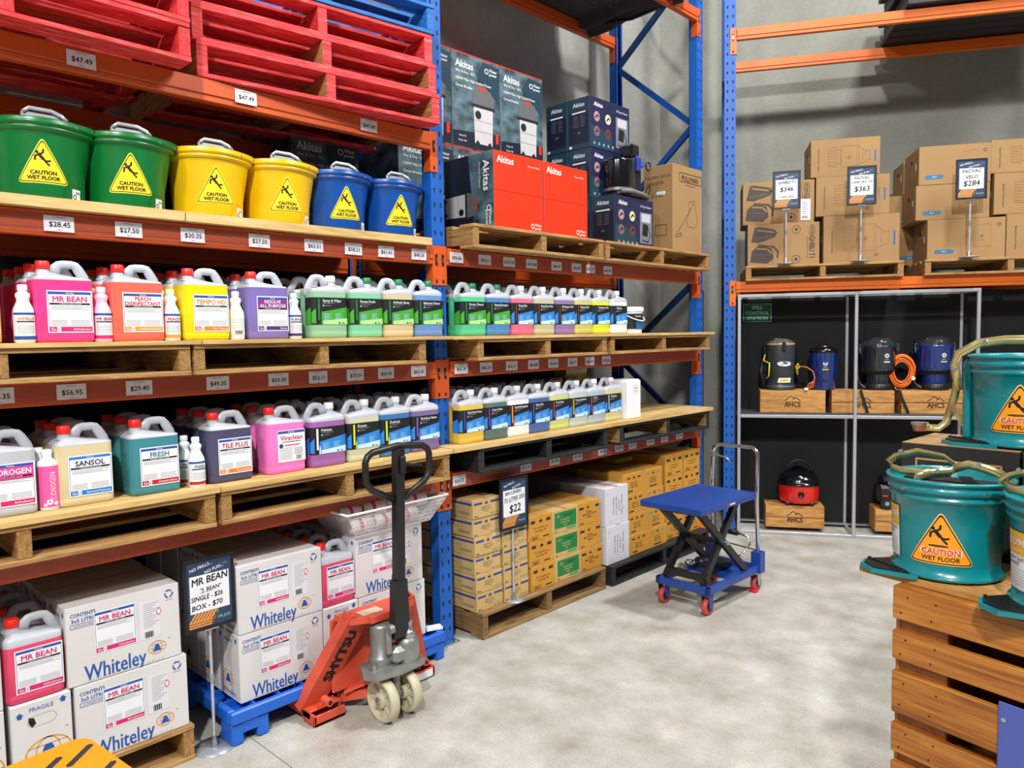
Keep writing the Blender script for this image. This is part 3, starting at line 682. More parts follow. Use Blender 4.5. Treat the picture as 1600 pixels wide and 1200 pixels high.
def shelf_bucket(label, bm, loc, rot=0.0):
    t = thing('mop_bucket', label, 'bucket', loc, Q+rot, 'mop buckets on the rack')
    H = .275; rb, rt = .140, .153; cy = .158
    def rad(z): return rb+(rt-rb)*min(1, z/H)
    def fn(a, r, z):
        # pouring lip towards local +x, a little to the front
        d = math.cos(a-R(-12)); k = max(0, d)**7*max(0, (z-.14)/.135)**1.3
        return r*(1+.24*k) if r > .145 or z > .2 else r
    m = MB()
    pf = [(.128, 0), (.140, .004), (.142, .012)]+[(rad(z), z) for z in (.05, .10, .15, .18, .20, .22, .235)]+[(.162, .240), (.1625, .246), (.158, .249), (.158, .254), (.165, .257), (.165, .266), (.160, .269), (.163, .275), (.160, .279), (.154, .277), (.150, .24), (.132, .012), (.0, .010)]
    m.lathe(pf, bm, 48, 0, cy, fn=fn); m.lathe([(.0, 0.0), (.128, 0.0)], bm, 48, 0, cy)
    m.build('body', t)
    RR = lambda z: rad(z)+.0008
    def wrap(p): a = p[0]/.15-.18; r_ = RR(p[2])-p[1]; return (r_*math.sin(a), cy-r_*math.cos(a), p[2])
    m = MB(); m.warp = wrap
    ye = flat('#f4d31a'); tz = .055; w, h = .165, .150
    m.poly(rtri(0, tz-.004, w+.010, h+.012, .020), 0, flat('#ffe83a'), 24); m.poly(rtri(0, tz, w, h, .014), -.0006, ink, 24); m.poly(rtri(0, tz+.0025, w-.009, h-.009, .012), -.0012, ye, 24)
    m.text('CAUTION', 0, tz+.034, .0135, -.0018, ink, .06, maxw=.092); m.text('WET FLOOR', 0, tz+.0155, .0135, -.0018, ink, .06, maxw=.125)
    man(m, -.002, tz+.066, .060, -.0018, ink); m.warp = None; m.build('warning_sticker', t)
    m = MB()
    def wrap2(p): a = p[0]/.15+.62; r_ = RR(p[2])-p[1]+.001; return (r_*math.sin(a), cy-r_*math.cos(a), p[2])
    m.warp = wrap2; m.poly([(-.02, .008), (.022, .008), (.022, .045), (-.02, .045)], 0, white, 6)
    m.text('Edco', .008, .034, .008, -.0008, ink, .02); m.ring(-.008, .018, .009, .003, -.0008, ink, n=10); m.warp = None; m.build('maker_label', t)
    m = MB(); m.warp = wrap2; m.stroke([(-.055, .012), (-.040, .052), (-.028, .060), (.03, .060)], .003, -.002, bm); m.warp = None; m.build('moulded_rim', t)
    # wringer plates on top
    m = MB(); m.box(-.075, .05, cy-.10, cy-.085, .268, .305, brk, .003); m.tube([(-.07, cy-.10, .30), (-.05, cy-.10, .318), (.02, cy-.10, .318), (.05, cy-.105, .305), (.065, cy-.11, .288)], .009, brk, 6, flat_=.3)
    m.box(-.10, .10, cy-.05, cy+.07, .20, .262, blackg, .01); m.build('wringer', t)
    m = MB(); m.lathe([(.004, 0), (.004, .004)], steel, 8, 0, 0, cap=True); 
    for v_ in range(0): pass
    m = MB(); a = R(-58); x = .165*math.cos(a); y = cy+.165*math.sin(a); m.cyl(x, y+.001, .258, .268, .005, steel, 8); m.build('rivet', t)
    return t
gB, yB, bB = mat('green_plastic', '#05692c', .32, var=.05), mat('yellow_plastic', '#dfb40c', .32, var=.04), mat('blue_plastic', '#0a4796', .32, var=.05)
for lab, bm, y in (('green mop bucket at far left of the bucket row', gB, .845), ('green mop bucket beside the first yellow bucket', gB, 1.140), ('yellow mop bucket beside the second green bucket', yB, 1.475), ('yellow mop bucket beside the first blue bucket', yB, 1.800), ('blue mop bucket beside the second yellow bucket', bB, 2.110), ('blue mop bucket at right end beside the rack upright', bB, 2.435)):
    shelf_bucket(lab, bm, (.045, y, 2.222))

teal = mat('teal_plastic', '#0a7d84', .26, var=.04, coat=.2)
def teal_bucket(label, loc, rot, side=True, lever=0, arm=False):
    t = thing('wringer_bucket', label, 'bucket', loc, rot, 'teal mop buckets on the crate display')
    H = .285; cy = 0
    m = MB()
    pf = [(.125, .004), (.146, .006), (.150, .010), (.148, .016), (.139, .020), (.139, .05), (.143, .15), (.147, .228), (.154, .232), (.155, .238), (.149, .241), (.149, .250), (.158, .254), (.160, .264), (.154, .268), (.155, .278), (.163, .281), (.163, .287), (.154, .289), (.147, .283), (.137, .02), (0, .016)]
    def fn(a, r, z): return r*(1+.07*max(0, math.cos(a))**6*max(0, (z-.12)/.16))
    m.lathe(pf, teal, 56, 0, 0, fn=fn); m.lathe([(0, .004), (.125, .004)], teal, 40); m.build('body', t)
    def wrap0(off):
        def w_(p):
            a = p[0]/.145+off; r_ = .139+.008*p[2]/.228+.001-p[1]; return (r_*math.sin(a), -r_*math.cos(a), p[2])
        return w_
    m = MB(); m.warp = wrap0(.16); tz = .055; w, h = .168, .148
    og = flat('#f59a1b'); m.poly(rtri(0, tz-.003, w+.008, h+.010, .02), 0, flat('#f0c070'), 24); m.poly(rtri(0, tz, w, h, .014), -.0006, ink, 24); m.poly(rtri(0, tz+.003, w-.010, h-.010, .012), -.0012, og, 24)
    m.text('CAUTION', 0, tz+.036, .017, -.0018, white, .075, maxw=.109); m.text('CAUTION', 0, tz+.036, .016, -.0024, flat('#d0202c'), .02, maxw=.105)
    m.text('WET FLOOR', 0, tz+.0155, .0125, -.0018, ink, .03, maxw=.11)
    man(m, -.004, tz+.066, .058, -.0018, ink); m.ring(-.006, tz+.052, .026, .0025, -.0018, ink, rz=.003); m.warp = None; m.build('warning_sticker', t)
    if side:
        m = MB(); m.warp = wrap0(-1.02); m.poly([(-.042, .05), (.042, .05), (.042, .20), (-.042, .20)], 0, white, 12); m.poly([(-.042, .14), (.042, .14), (.042, .20), (-.042, .20)], -.0006, flat('#dda32a'), 12)
        m.text('PULLMAN', 0, .175, .017, -.0014, white, .03, maxw=.072); m.stroke([(-.038, .187), (.038, .187), (.038, .163), (-.038, .163), (-.038, .187)], .002, -.0014, white); m.text('PRODUCTS', 0, .152, .006, -.0014, white, .01)
        m.text('HEAVY DUTY', -.002, .130, .009, -.0014, flat('#2a2f66'), .02, maxw=.07); m.text('BUCKET', -.012, .117, .009, -.0014, flat('#2a2f66'), .02, maxw=.05)
        for k in range(6): m.poly([(-.036, .062+.008*k), (.034, .062+.008*k), (.034, .0632+.008*k), (-.036, .0632+.008*k)], -.001, greyink, 8)
        m.warp = None; m.build('maker_label', t)
    m = MB()                               # pedal feet with black grip pads
    for s_ in (1,):
        pts = [(-.155, -.165), (-.20, -.125), (-.205, -.075), (-.16, -.03), (-.13, .0), (-.08, -.09), (-.03, -.155)]
        m.plate([(a, b) for a, b in pts], 0, .012, teal)
    m.build('foot_plate', t)
    m = MB(); pts = [(-.150, -.155), (-.19, -.12), (-.195, -.078), (-.158, -.04), (-.140, -.025), (-.10, -.10), (-.055, -.148)]
    m.plate(pts, .012, .017, blackpaint)
    for i in range(9):
        a = i/8; x, y = -.19+.12*a, -.078-.068*a
        m.box(x-.004, x+.004, y-.006, y+.006, .017, .021, blackpaint)
    m.build('grip_pad', t)
    m = MB()                                # lever linkage above the rim
    if lever == 1:
        m.tube([(-.165, .02, .300), (-.145, -.03, .298), (-.10, -.085, .300), (-.03, -.10, .305), (.03, -.08, .312), (.045, -.07, .325), (.0, -.035, .345), (-.08, 0, .350), (-.15, .02, .325), (-.172, .02, .305)], .012, zinc, 6, flat_=.2, closed=False)
        m.tube([(.035, -.075, .32), (.07, -.07, .335), (.11, -.08, .33), (.15, -.07, .315), (.172, -.05, .285), (.165, -.04, .265)], .014, zinc, 6, flat_=.2)
        m.tube([(-.02, -.10, .305), (-.045, -.115, .295), (-.05, -.115, .27)], .014, zinc, 6, flat_=.2)
        for q in ((-.13, 0, .345), (.0, -.10, .312), (.10, -.085, .34)): m.at(*q, rx=PI/2); m.cyl(0, 0, -.004, .006, .006, steel, 8); m.at()
    elif lever == 2:
        m.tube([(-.172, -.06, .17), (-.188, -.06, .25), (-.178, -.055, .29), (-.12, -.05, .325), (-.05, -.04, .335), (.05, -.03, .335), (.12, -.02, .33), (.17, 0, .31)], .016, zinc, 6, flat_=.2)
        for q in ((-.186, -.065, .24), (-.10, -.06, .33), (.02, -.045, .338)): m.at(*q, rx=PI/2); m.cyl(0, 0, -.004, .006, .007, steel, 8); m.at()
    m.build('wringer_lever', t)
    if arm:
        m = MB(); m.tube([(-.215, .05, .21), (-.222, .05, .15), (-.232, .04, .095), (-.242, .03, .05), (-.262, .02, .030), (-.30, .0, .032)], .015, zinc, 6, flat_=.25)
        m.bar((-.225, .03, .11), (-.165, .0, .035), .02, .004, zinc, (0, -1, 0)); m.build('pedal_arm', t)
        m = MB(); m.lathe([(.020, .018), (.026, .04)], mat('copper', '#b07a5a', .3, .9), 20, -.315, 0, cap=True); m.lathe([(.028, .04), (.028, .048)], steel, 20, -.315, 0, cap=True); m.build('pedal', t)
        m = MB()
        for z in (.05, .15, .25): m.at(-.160, -.02, z, ry=PI/2); m.cyl(0, 0, -.012, .008, .007, steel, 8); m.at()
        m.box(-.175, -.14, -.03, .03, .0, .27, teal, .01); m.build('hinge_bracket', t)
    else:
        m = MB()
        for a in (R(-118), R(-40), R(40)):
            m = MB(); m.at(.159*math.cos(a), .159*math.sin(a), .259, rz=a+PI/2, rx=PI/2); m.cyl(0, 0, -.001, .006, .006, steel, 8); m.at(); m.build('rivet', t)
    m = MB(); m.bar((-.11, 0, .25), (.12, 0, .25), .07, .05, blackpaint); m.bar((-.11, -.06, .262), (.12, -.05, .262), .02, .02, steel); m.bar((-.09, -.1, .262), (-.02, .06, .262), .035, .03, blackg); m.bar((.03, .06, .262), (.09, -.09, .262), .035, .03, blackg); m.build('wringer_roller', t)
    return t
AX = R(-12)
Lc = Vector((2.41, 2.29, 0)); ca, sa = math.cos(AX), math.sin(AX)
def cr(a, b, z=0): return (Lc.x+a*ca-b*sa, Lc.y+a*sa+b*ca, z)      # crate frame: a along the front to the right, b backwards
# the slatted display crate
t = thing('display_crate', 'varnished slatted pine display crate carrying the teal buckets', 'crate', cr(0, 0), AX)
for z0, z1 in ((.876, .97), (.757, .842), (.598, .722), (.48, .567), (.33, .45), (.20, .30), (.03, .15)):
    m = MB(); m.box(0, 1.05, 0, .02, z0, z1, crate_w, .003)
    for px_ in (.035, .12, 1.01): m.disc(px_+.01*random.random(), (z0+z1)/2+(z1-z0)*.25, .003, -.0005, ink, n=8); m.disc(px_-.01, (z0+z1)/2-(z1-z0)*.27, .003, -.0005, ink, n=8)
    m.build('front_slat', t)
    m = MB(); m.box(0, 1.05, .56, .58, z0, z1, crate_w, .003); m.build('back_slat', t)
    m = MB(); m.box(1.03, 1.05, .02, .56, z0, z1, crate_w, .003); m.build('side_slat', t)
for x0, x1 in ((.012, .145), (.50, .57), (.97, 1.03)):
    for y0, y1 in ((.02, .09), (.49, .56)):
        m = MB(); m.box(x0, x1, y0, y1, 0, .95, mat('crate_post_pine', '#8a4f1c', .5, var=.25, scale=5, stretch=(12, 12, 1.5)), .003); m.build('post', t)
m = MB(); m.box(.012, 1.03, .545, .56, .02, .95, mat('crate_interior_shade', '#5a3417', .6, var=.2, scale=5), .002); m.build('darkening_back', t)  # back added and coloured dark to deepen the shade inside the crate
m = MB(); m.box(.0, .012, .02, .56, .02, .95, crate_w, .002); m.build('darkening_end', t)  # solid unseen end, added to keep light out of the crate
for z in (.40, .62, .80):
    m = MB(); m.box(.012, 1.03, .09, .49, z-.01, z, crate_w, .002); m.build('shelf', t) if z == .40 else None
m = MB()
for i in range(5): m.box(0, 1.05, .0+i*.118, .105+i*.118, .95 if i else .97, .97 if i else .971, crate_w, .002)
m.build('top_slats', t)
bp = mat('blue_sign_panel', '#4a5aa8', .35, var=.03)
t = thing('hanging_panel', 'blue-violet panel screwed to the front of the display crate', 'panel', cr(.0, -.001), AX)
m = MB(); m.box(.285, .62, -.006, 0, .30, .745, bp, .004); m.build('panel', t)
m = MB(); m.at(.300, -.006, .70, rx=PI/2); m.cyl(0, 0, 0, .003, .006, steel, 10); m.at(); m.build('screw', t)
# plywood on top
m = MB(); m.box(-.13, 1.04, .045, .62, 0, .018, pine, .001); tag(m.build('plywood_sheet', None, cr(0, 0, .972), AX), 'plywood sheet on the display crate under the teal buckets', 'plywood sheet')
ZT = .990
teal_bucket('teal wringer bucket in front on the left of the crate', (2.50, 2.475, ZT), R(-1), True, 1)
teal_bucket('teal wringer bucket cut off by the right edge of the picture', (2.83, 2.34, ZT), R(6), True, 1)
# cartons behind and the raised bucket
def black_carton(label, loc, w, d, h, rz):
    t = thing('carton', label, 'carton', loc, rz, 'black cartons on the display crate')
    m = MB(); bk = mat('black_printed_board', '#211d1c', .55, var=.06)
    m.box(0, w, 0, d, 0, h-.002, bk, .001); m.box(.001, w-.001, .001, d-.001, h-.002, h, kraft)
    k = flat('#b08a5c'); m.text('PULLMAN', w*.5, h-.085, .035, -.001, k, .03, maxw=w*.62)
    x0, x1 = w*.14, w*.86; m.stroke([(x0, h-.05), (x1, h-.05), (x1, h-.12), (x0, h-.12), (x0, h-.05)], .006, -.001, k); m.text('COMMERCIAL', w*.5, h-.16, .012, -.001, k, .01)
    m.build('box', t); return t
black_carton('black printed carton under the raised teal bucket', (2.312, 2.685, ZT), .335, .30, .345, R(-4))
black_carton('black printed carton right of the one under the raised bucket', (2.655, 2.655, ZT), .33, .30, .345, R(-4))
teal_bucket('teal wringer bucket raised on the black carton', (2.63, 2.835, ZT+.345), R(-6), False, 2, True)

# ------------------------------------------------------------------ white cartons of jerrycans
wb = '#1c4fa0'
def recycle(m, cx, cz, r, y, c):
    for k in range(3):
        a = R(90+120*k); p = [(cx+r*math.cos(a+R(d)), cz+r*math.sin(a+R(d))) for d in (-42, 12, 42)]
        m.stroke(p, r*.34, y, c)
def globe(m, cx, cz, r, y):
    g = flat('#d9982e'); b_ = flat(wb)
    m.ring(cx, cz, r*1.35, r*.09, y, g, rz=r, n=24); m.ring(cx, cz, r*.75, r*.07, y, g, rz=r, n=20)
    m.stroke([(cx-r*1.3, cz), (cx+r*1.3, cz)], r*.06, y, g); m.stroke([(cx-r*1.1, cz+r*.5), (cx+r*1.1, cz+r*.5)], r*.06, y, g); m.stroke([(cx-r*1.1, cz-r*.5), (cx+r*1.1, cz-r*.5)], r*.06, y, g)
    m.poly([(cx-r*.62, cz-r*.55), (cx+r*.62, cz-r*.55), (cx+r*.2, cz+r*.5), (cx-r*.2, cz+r*.5)], y-.0004, b_)
def white_carton_mesh(w=.41, d=.196, h=.296, front=True):
    m = MB(); m.box(-w/2, w/2, 0, d, 0, h, whitebox, .003); y = -.0008; b_ = flat(wb)
    m.rect(-w/2, w/2, h-.001, h-.0003, -.0004, greyink)
    m.box(-w/2+.002, w/2-.002, d*.47, d*.53, h, h+.0008, tape)
    if front:
        m.text('CONTENTS', -w*.355, h*.90, .014, y, b_, .02, maxw=.085); m.text('3x5 LITRE', -w*.355, h*.83, .014, y, b_, .02, maxw=.08)
        m.stroke([(-w*.46, h*.785), (-w*.25, h*.785), (-w*.25, h*.735), (-w*.46, h*.735), (-w*.46, h*.785)], .0016, y, b_); m.text('AUSTRALIAN MADE', -w*.355, h*.76, .006, y, b_, .01, maxw=.07)
        recycle(m, w*.40, h*.88, .015, y, b_); m.text('RECYCLE', w*.40, h*.80, .005, y, b_, .01)
        m.text('Whiteley', -w*.10, h*.135, .060, y, b_, .014, maxw=.218); globe(m, w*.27, h*.20, .026, y); m.text('TM', w*.385, h*.28, .005, y, b_, .01)
        m.rect(w*.115, w*.31, h*.34, h*.86, y, flat('#d3d4d8'))
        for k in range(12): m.rect(w*.16, w*(.24+.03*(k % 3)), h*(.50+.028*k), h*(.506+.028*k), y-.0004, greyink)
        m.poly([(w*.30, h*.74), (w*.272, h*.68), (w*.30, h*.62), (w*.328, h*.68)], y-.0004, flat('#d05a5a')); m.poly([(w*.30, h*.72), (w*.281, h*.68), (w*.30, h*.64), (w*.319, h*.68)], y-.0008, white)
        for k in range(8): m.rect(w*.165+.004*k, w*.165+.0018*(1+k % 2)+.004*k, h*.36, h*.44, y-.0004, ink)
        for k in range(34): m.rect(-w*.36+.0085*k, -w*.36+.0085*k+.0012, h*.012, h*(.03+.03*((k*13) % 5)/5), y, flat('#a08a6a'))
    # end face prints (left end)
    T = m.T; m.T = Matrix.Translation((-w/2, d, 0)) @ Matrix.Rotation(-PI/2, 4, 'Z')
    globe(m, d*.45, h*.30, .035, y); m.text('Whiteley', d*.5, h*.10, .022, y, b_, .01, maxw=d*.8); m.text('FRAGILE', d*.5, h*.88, .014, y, b_, .01)
    for q in (.14, .86): m.poly([(d*q-.012, h*.90), (d*q+.012, h*.90), (d*q, h*.95)], y, b_); m.rect(d*q-.005, d*q+.005, h*.87, h*.905, y, b_)
    m.T = T; return m
CL = whiteley_label('MR BEAN', A_, A_, '3', 'Airfresheners', bw=.148, bh=.160, cx=0, z0=0)
def white_carton(label, loc, rz=Q, grp='white cartons of jerrycans'):
    t = thing('carton', label, 'carton', loc, rz, grp); white_carton_mesh().build('box', t)
    lm = MB(); lm.at(-.037, 0, .100); CL(lm); lm.build('label', t); return t
def end_carton(label, loc, w=.19, d=.41, h=.296, holep=True):
    t = thing('carton', label, 'carton', loc, Q, 'white cartons seen end on')
    m = MB(); m.box(-w/2, w/2, 0, d, 0, h, whitebox, .003); y = -.0008; b_ = flat(wb)
    m.text('FRAGILE', 0, h*.91, .015, y, b_, .01, maxw=w*.4)
    for q, z in ((-.36, .87), (.36, .93)): m.poly([(w*q-.013, h*z), (w*q+.013, h*z), (w*q, h*z+.012)], y, b_); m.rect(w*q-.007, w*q+.007, h*z-.010, h*z, y, b_)
    gy = flat('#a8a4a4'); P_ = [(.026*math.cos(a)+(.02 if math.cos(a) > 0 else -.02), h*.76+.020*math.sin(a)) for a in [2*PI*i/20 for i in range(21)]]; m.stroke(P_, .0014, y, gy)
    if holep: m.poly([(-w*.22, h*.82), (-w*.13, h*.80), (-w*.10, h*.73), (-w*.17, h*.69), (-w*.22, h*.75)], y, ink)
    globe(m, .015, h*.34, .055, y); m.text('TM', .075, h*.58, .006, y, b_, .01)
    m.build('box', t); return t
zc = .144; xw = .066
p1 = white_carton('white carton on the near pallet, lower front one with pink label', (xw, 1.020, zc))
dup(p1, (xw-.004, 1.003, zc+.2985), Q, 'white carton with pink label on top at the front of the near pallet')
n_ = ['second', 'third', 'fourth', 'fifth']
for k in range(1, 5):
    dup(p1, (xw-.2*k, 1.020+random.uniform(-.006, .006), zc), Q, 'white carton in bottom layer of near pallet, %s from the front' % n_[k-1])
    dup(p1, (xw-.2*k, 1.003+random.uniform(-.008, .008), zc+.2985), Q, 'white carton in top layer of near pallet, %s from the front' % n_[k-1])
end_carton('white carton seen end on with a torn hole and printed globe', (xw, .708, zc))
end_carton('white carton seen end on behind the torn one', (xw-.415, .708, zc), holep=False)
end_carton('white carton cut off by the left edge, lower one', (xw, .50, zc), holep=False)
end_carton('white carton cut off by the left edge, upper one', (xw, .50, zc+.298), holep=False)
lpink = liq('floorpink', '#d9446c'); lbean = whiteley_label('MR BEAN', A_, A_, '3', 'Airfresheners', bw=.150, bh=.156, z0=.034)
j = jerry('rose red jerrycan on the torn white carton at far left', lpink, 'a', redcap, lbean, (xw-.01, .700, zc+.298), 0.205, 'rose red jerrycans on the white cartons')
for k in range(1, 5): dup(j, (xw-.01-.15*k, .700-.004*k, zc+.298), Q, 'rose red jerrycan on the near pallet cartons, %s from the front' % n_[k-1])
# blue plastic pallet load
bx = .085; zb = .152
white_list = [('white carton at lower left front of the blue pallet', (bx, 1.642, zb)), ('white carton at upper left front of the blue pallet', (bx, 1.645, zb+.2985)),
 ('white carton at lower right front of the blue pallet', (bx, 2.255, zb)), ('white carton at upper right of the blue pallet under the tray', (bx, 2.243, zb+.2985))]
for lab, loc in white_list: dup(p1, loc, Q, lab)
for k in range(1, 5):
    dup(p1, (bx-.2*k, 1.642, zb), Q, 'white carton in left bottom layer of the blue pallet, %s from front' % n_[k-1])
    dup(p1, (bx-.2*k, 1.645+random.uniform(-.006, .006), zb+.2985), Q, 'white carton in left top layer of the blue pallet, %s from front' % n_[k-1])
    dup(p1, (bx-.2*k, 2.243, zb+.2985), Q, 'white carton in right top layer of the blue pallet, %s from front' % n_[k-1])
    dup(p1, (bx-.2*k, 2.255, zb), Q, 'white carton in right bottom layer of the blue pallet, %s from front' % n_[k-1])
end_carton('white carton seen end on in the middle of the blue pallet', (bx, 1.949, zb), w=.192, holep=False)
end_carton('white carton seen end on at the back of the blue pallet', (bx-.415, 1.949, zb), w=.192, holep=False)
j2 = dup(j, (bx-.01, 1.945, zb+.298), Q, 'rose red jerrycan between white cartons on the blue pallet')
for k in range(1, 5): dup(j, (bx-.01-.15*k, 1.943, zb+.298), Q, 'rose red jerrycan on the blue pallet, %s from the front' % n_[k-1])
# blue plastic pallet
bpl = mat('blue_pallet_plastic', '#1560c8', .38, var=.05)
t = thing('plastic_pallet', 'bright blue plastic pallet under white cartons, pallet jack beside it', 'pallet', (.135, 1.962, 0), Q)
m = MB(); w, d = 1.185, 1.05
m.box(-w/2, w/2, 0, .03, .095, .150, bpl, .006); m.box(-w/2, w/2, d-.03, d, .095, .150, bpl, .006); m.box(-w/2, -w/2+.03, .03, d-.03, .095, .150, bpl, .004); m.box(w/2-.03, w/2, .03, d-.03, .095, .150, bpl, .004)
m.box(-w/2+.03, w/2-.03, .03, d-.03, .105, .115, bpl)
for i in range(1, 10): m.box(-w/2+w*i/10-.005, -w/2+w*i/10+.005, .03, d-.03, .11, .149, bpl)
for i in range(1, 8): m.box(-w/2+.03, w/2-.03, d*i/8-.005, d*i/8+.005, .11, .149, bpl)
m.build('deck', t)
for x in (-w/2+.090, .0, w/2-.086):
    for y in (.07, d/2, d-.07):
        m = MB(); m.box(x-.085, x-.03, y-.06, y+.05, 0, .096, bpl, .008); m.box(x+.03, x+.085, y-.06, y+.05, 0, .096, bpl, .008); m.box(x-.04, x+.04, y-.06, y+.05, .045, .096, bpl, .004); m.build('foot', t)
m = MB(); m.box(-.045, .045, -.03, .03, 0, .004, white, .001); m.box(-.04, .045, -.025, .02, .004, .012, white); tag(m.build('paper_scrap', None, (.06, 2.53, .151), R(70)), 'crumpled white paper scrap on the right end of blue pallet', 'paper')
# clear tray of rolls
tp = mat('clear_mesh_plastic', '#e4e4e8', .25, var=.03, alpha=.45); tpr = mat('clear_plastic_rim', '#f2f2f5', .3, var=.02)
t = thing('clear_tray', 'clear plastic mesh tray of wrapped rolls on the white carton', 'tray', (.13, 2.262, .752), Q)
m = MB(); a0, b0, a1, b1, h = .23, .13, .31, .185, .13; yc = .16
V = [(-a0, yc-b0, 0), (a0, yc-b0, 0), (a0, yc+b0, 0), (-a0, yc+b0, 0), (-a1, yc-b1, h), (a1, yc-b1, h), (a1, yc+b1, h), (-a1, yc+b1, h)]
m.add(V, [(0, 1, 2, 3), (0, 1, 5, 4), (1, 2, 6, 5), (2, 3, 7, 6), (3, 0, 4, 7)], tp); m.build('basket', t)
m = MB(); m.tube([V[i] for i in (4, 5, 6, 7)], .006, tpr, 6, closed=True)
for k in range(13):
    f = -1+2*k/12
    m.bar((a0*f, yc-b0-.001, 0.003), (a1*f, yc-b1-.001, h), .0016, .0016, tpr)
for k in range(1, 6):
    f = k/6; m.bar((-(a0+(a1-a0)*f), yc-(b0+(b1-b0)*f)-.001, h*f), (a0+(a1-a0)*f, yc-(b0+(b1-b0)*f)-.001, h*f), .0016, .0016, tpr)
m.build('rim', t)
rollm = mat('roll_wrapper', '#ecdfe2', .5, var=.04)
for k, (x, y, z) in enumerate([(-.16, .09, .04), (-.02, .09, .04), (.12, .09, .04), (-.14, .19, .04), (.0, .19, .04), (.14, .19, .04), (-.20, .13, .105), (-.06, .12, .105), (.08, .13, .105), (.21, .13, .10)]):
    m = MB(); m.at(0, 0, 0, ry=PI/2); m.lathe([(.015, -.06), (.036, -.058), (.036, -.02)], rollm, 16); m.lathe([(.0363, -.02), (.0363, .0)], flat('#d23a6c'), 16); m.lathe([(.036, 0), (.036, .058), (.015, .06)], rollm, 16); m.at()
    o = m.build('wrapped_roll', None, (.13-y, 2.262+x, .752+z), Q+random.uniform(-.2, .2)); tag(o, 'pink and white wrapped roll, one of those piled in the clear tray', 'roll', 'wrapped rolls in the clear tray')

# ------------------------------------------------------------------ sign stands
def sign_stand(label, lines, loc, rz, zs, sw=.212, sh=.300, pw=.012, foot=.075, poster=None, tilt=0.0):
    """loc = base; zs = height of the sign's lower edge above the base"""
    t = thing('sign_stand', label, 'sign', loc, rz, 'price sign stands')
    m = MB(); m.lathe([(foot*1.0, 0), (foot, .004), (.02, .006)], mat('grey_base', '#9aa0a6', .35, .3), 28, 0, .02, cap=True); m.lathe([(.016, .006), (.014, .03), (.008, .05)], steel, 16, 0, .02); m.build('base', t)
    m = MB(); m.cyl(0, .02, .03, zs, .0065, mat('grey_pole', '#c3c8ce', .3, .5), 12); m.cyl(0, .02, zs*.55, zs*.55+.035, .011, steel, 12); m.cyl(0, .02, zs-.03, zs-.005, .009, steel, 12)
    m.build('pole', t)
    m = MB(); m.at(0, 0, zs, ry=tilt)
    m.box(-sw/2, sw/2, .004, .014, 0, sh, blackpaint, .002); m.box(-sw/2, sw/2, 0, .004, 0, .012, black); m.box(-sw/2, sw/2, 0, .004, sh-.012, sh, black); m.box(-sw/2, -sw/2+.012, 0, .004, .012, sh-.012, black); m.box(sw/2-.012, sw/2, 0, .004, .012, sh-.012, black)
    m.box(-.03, .03, 0, .02, -.006, 0, steel)
    m.build('frame', t)
    m = MB(); m.at(0, 0, zs, ry=tilt); y = .0032
    nv = flat('#28395a'); m.rect(-sw/2+.012, sw/2-.012, .012, sh-.012, y, nv)
    m.text('NO FRILLS...', -sw*.16, sh*.885, .013, y-.0004, white, .02, maxw=sw*.5, rot=.22); m.text('NO FUSS...', sw*.10, sh*.825, .013, y-.0004, white, .02, maxw=sw*.42, rot=.22)
    m.poly([(sw*.22, sh*.86), (sw*.42, sh*.86), (sw*.32, sh*.90)], y-.0004, flat('#2f6b5c'))
    m.rect(-sw*.39, sw*.39, sh*.255, sh*.77, y-.0004, white)
    # pallet picture
    wo, wd = flat('#e09a4c'), flat('#8a4f1e')
    m.poly([(-sw*.43, sh*.06), (sw*.0, sh*.06), (sw*.10, sh*.13), (sw*.10, sh*.20), (-sw*.43, sh*.14)], y-.0006, wd)
    for k in range(7): a = -sw*.42+sw*.066*k; m.poly([(a, sh*.14), (a+sw*.045, sh*.145), (a+sw*.16, sh*.25), (a+sw*.115, sh*.25)], y-.001, wo)
    for k in range(3): m.rect(-sw*.42, sw*.02, sh*(.055+.035*k), sh*(.072+.035*k), y-.001, wo)
    m.text('$', sw*.14, sh*.225, .016, y-.0006, flat('#4fa06c'), .02); m.text('OR JUST', sw*.27, sh*.135, .012, y-.0006, flat('#7fc09a'), .02, maxw=sw*.26)
    for s_, x, z, h, ww, r_ in lines: m.text(s_, sw*x, sh*z, h, y-.0008, ink, .03, maxw=sw*ww, rot=r_, slant=.12)
    m.stroke([(-sw*.2, sh*.52), (sw*.1, sh*.53)], .0012, y-.0008, ink)
    m.build('poster', t)
    return t
sign_stand('price sign stand on the floor beside the white cartons', [('MR BEAN', 0, .70, .030, .70, .07), ('"J. BEAN"', .02, .565, .016, .42, .05), ('SINGLE - $26', -.06, .46, .020, .62, .05), ('BOX - $70', -.06, .34, .022, .60, .05)], (.078, 1.328, 0), Q, .518, foot=.085)
sign_stand('price sign stand on the pallet of small tan cartons', [('BIN LINERS', -.03, .715, .020, .62, .05), ('72 LITRE 250', 0, .59, .024, .72, .07), ('$22', .02, .40, .046, .50, .05)], (.105, 3.13, .148), Q, .435, sw=.235, foot=.06)
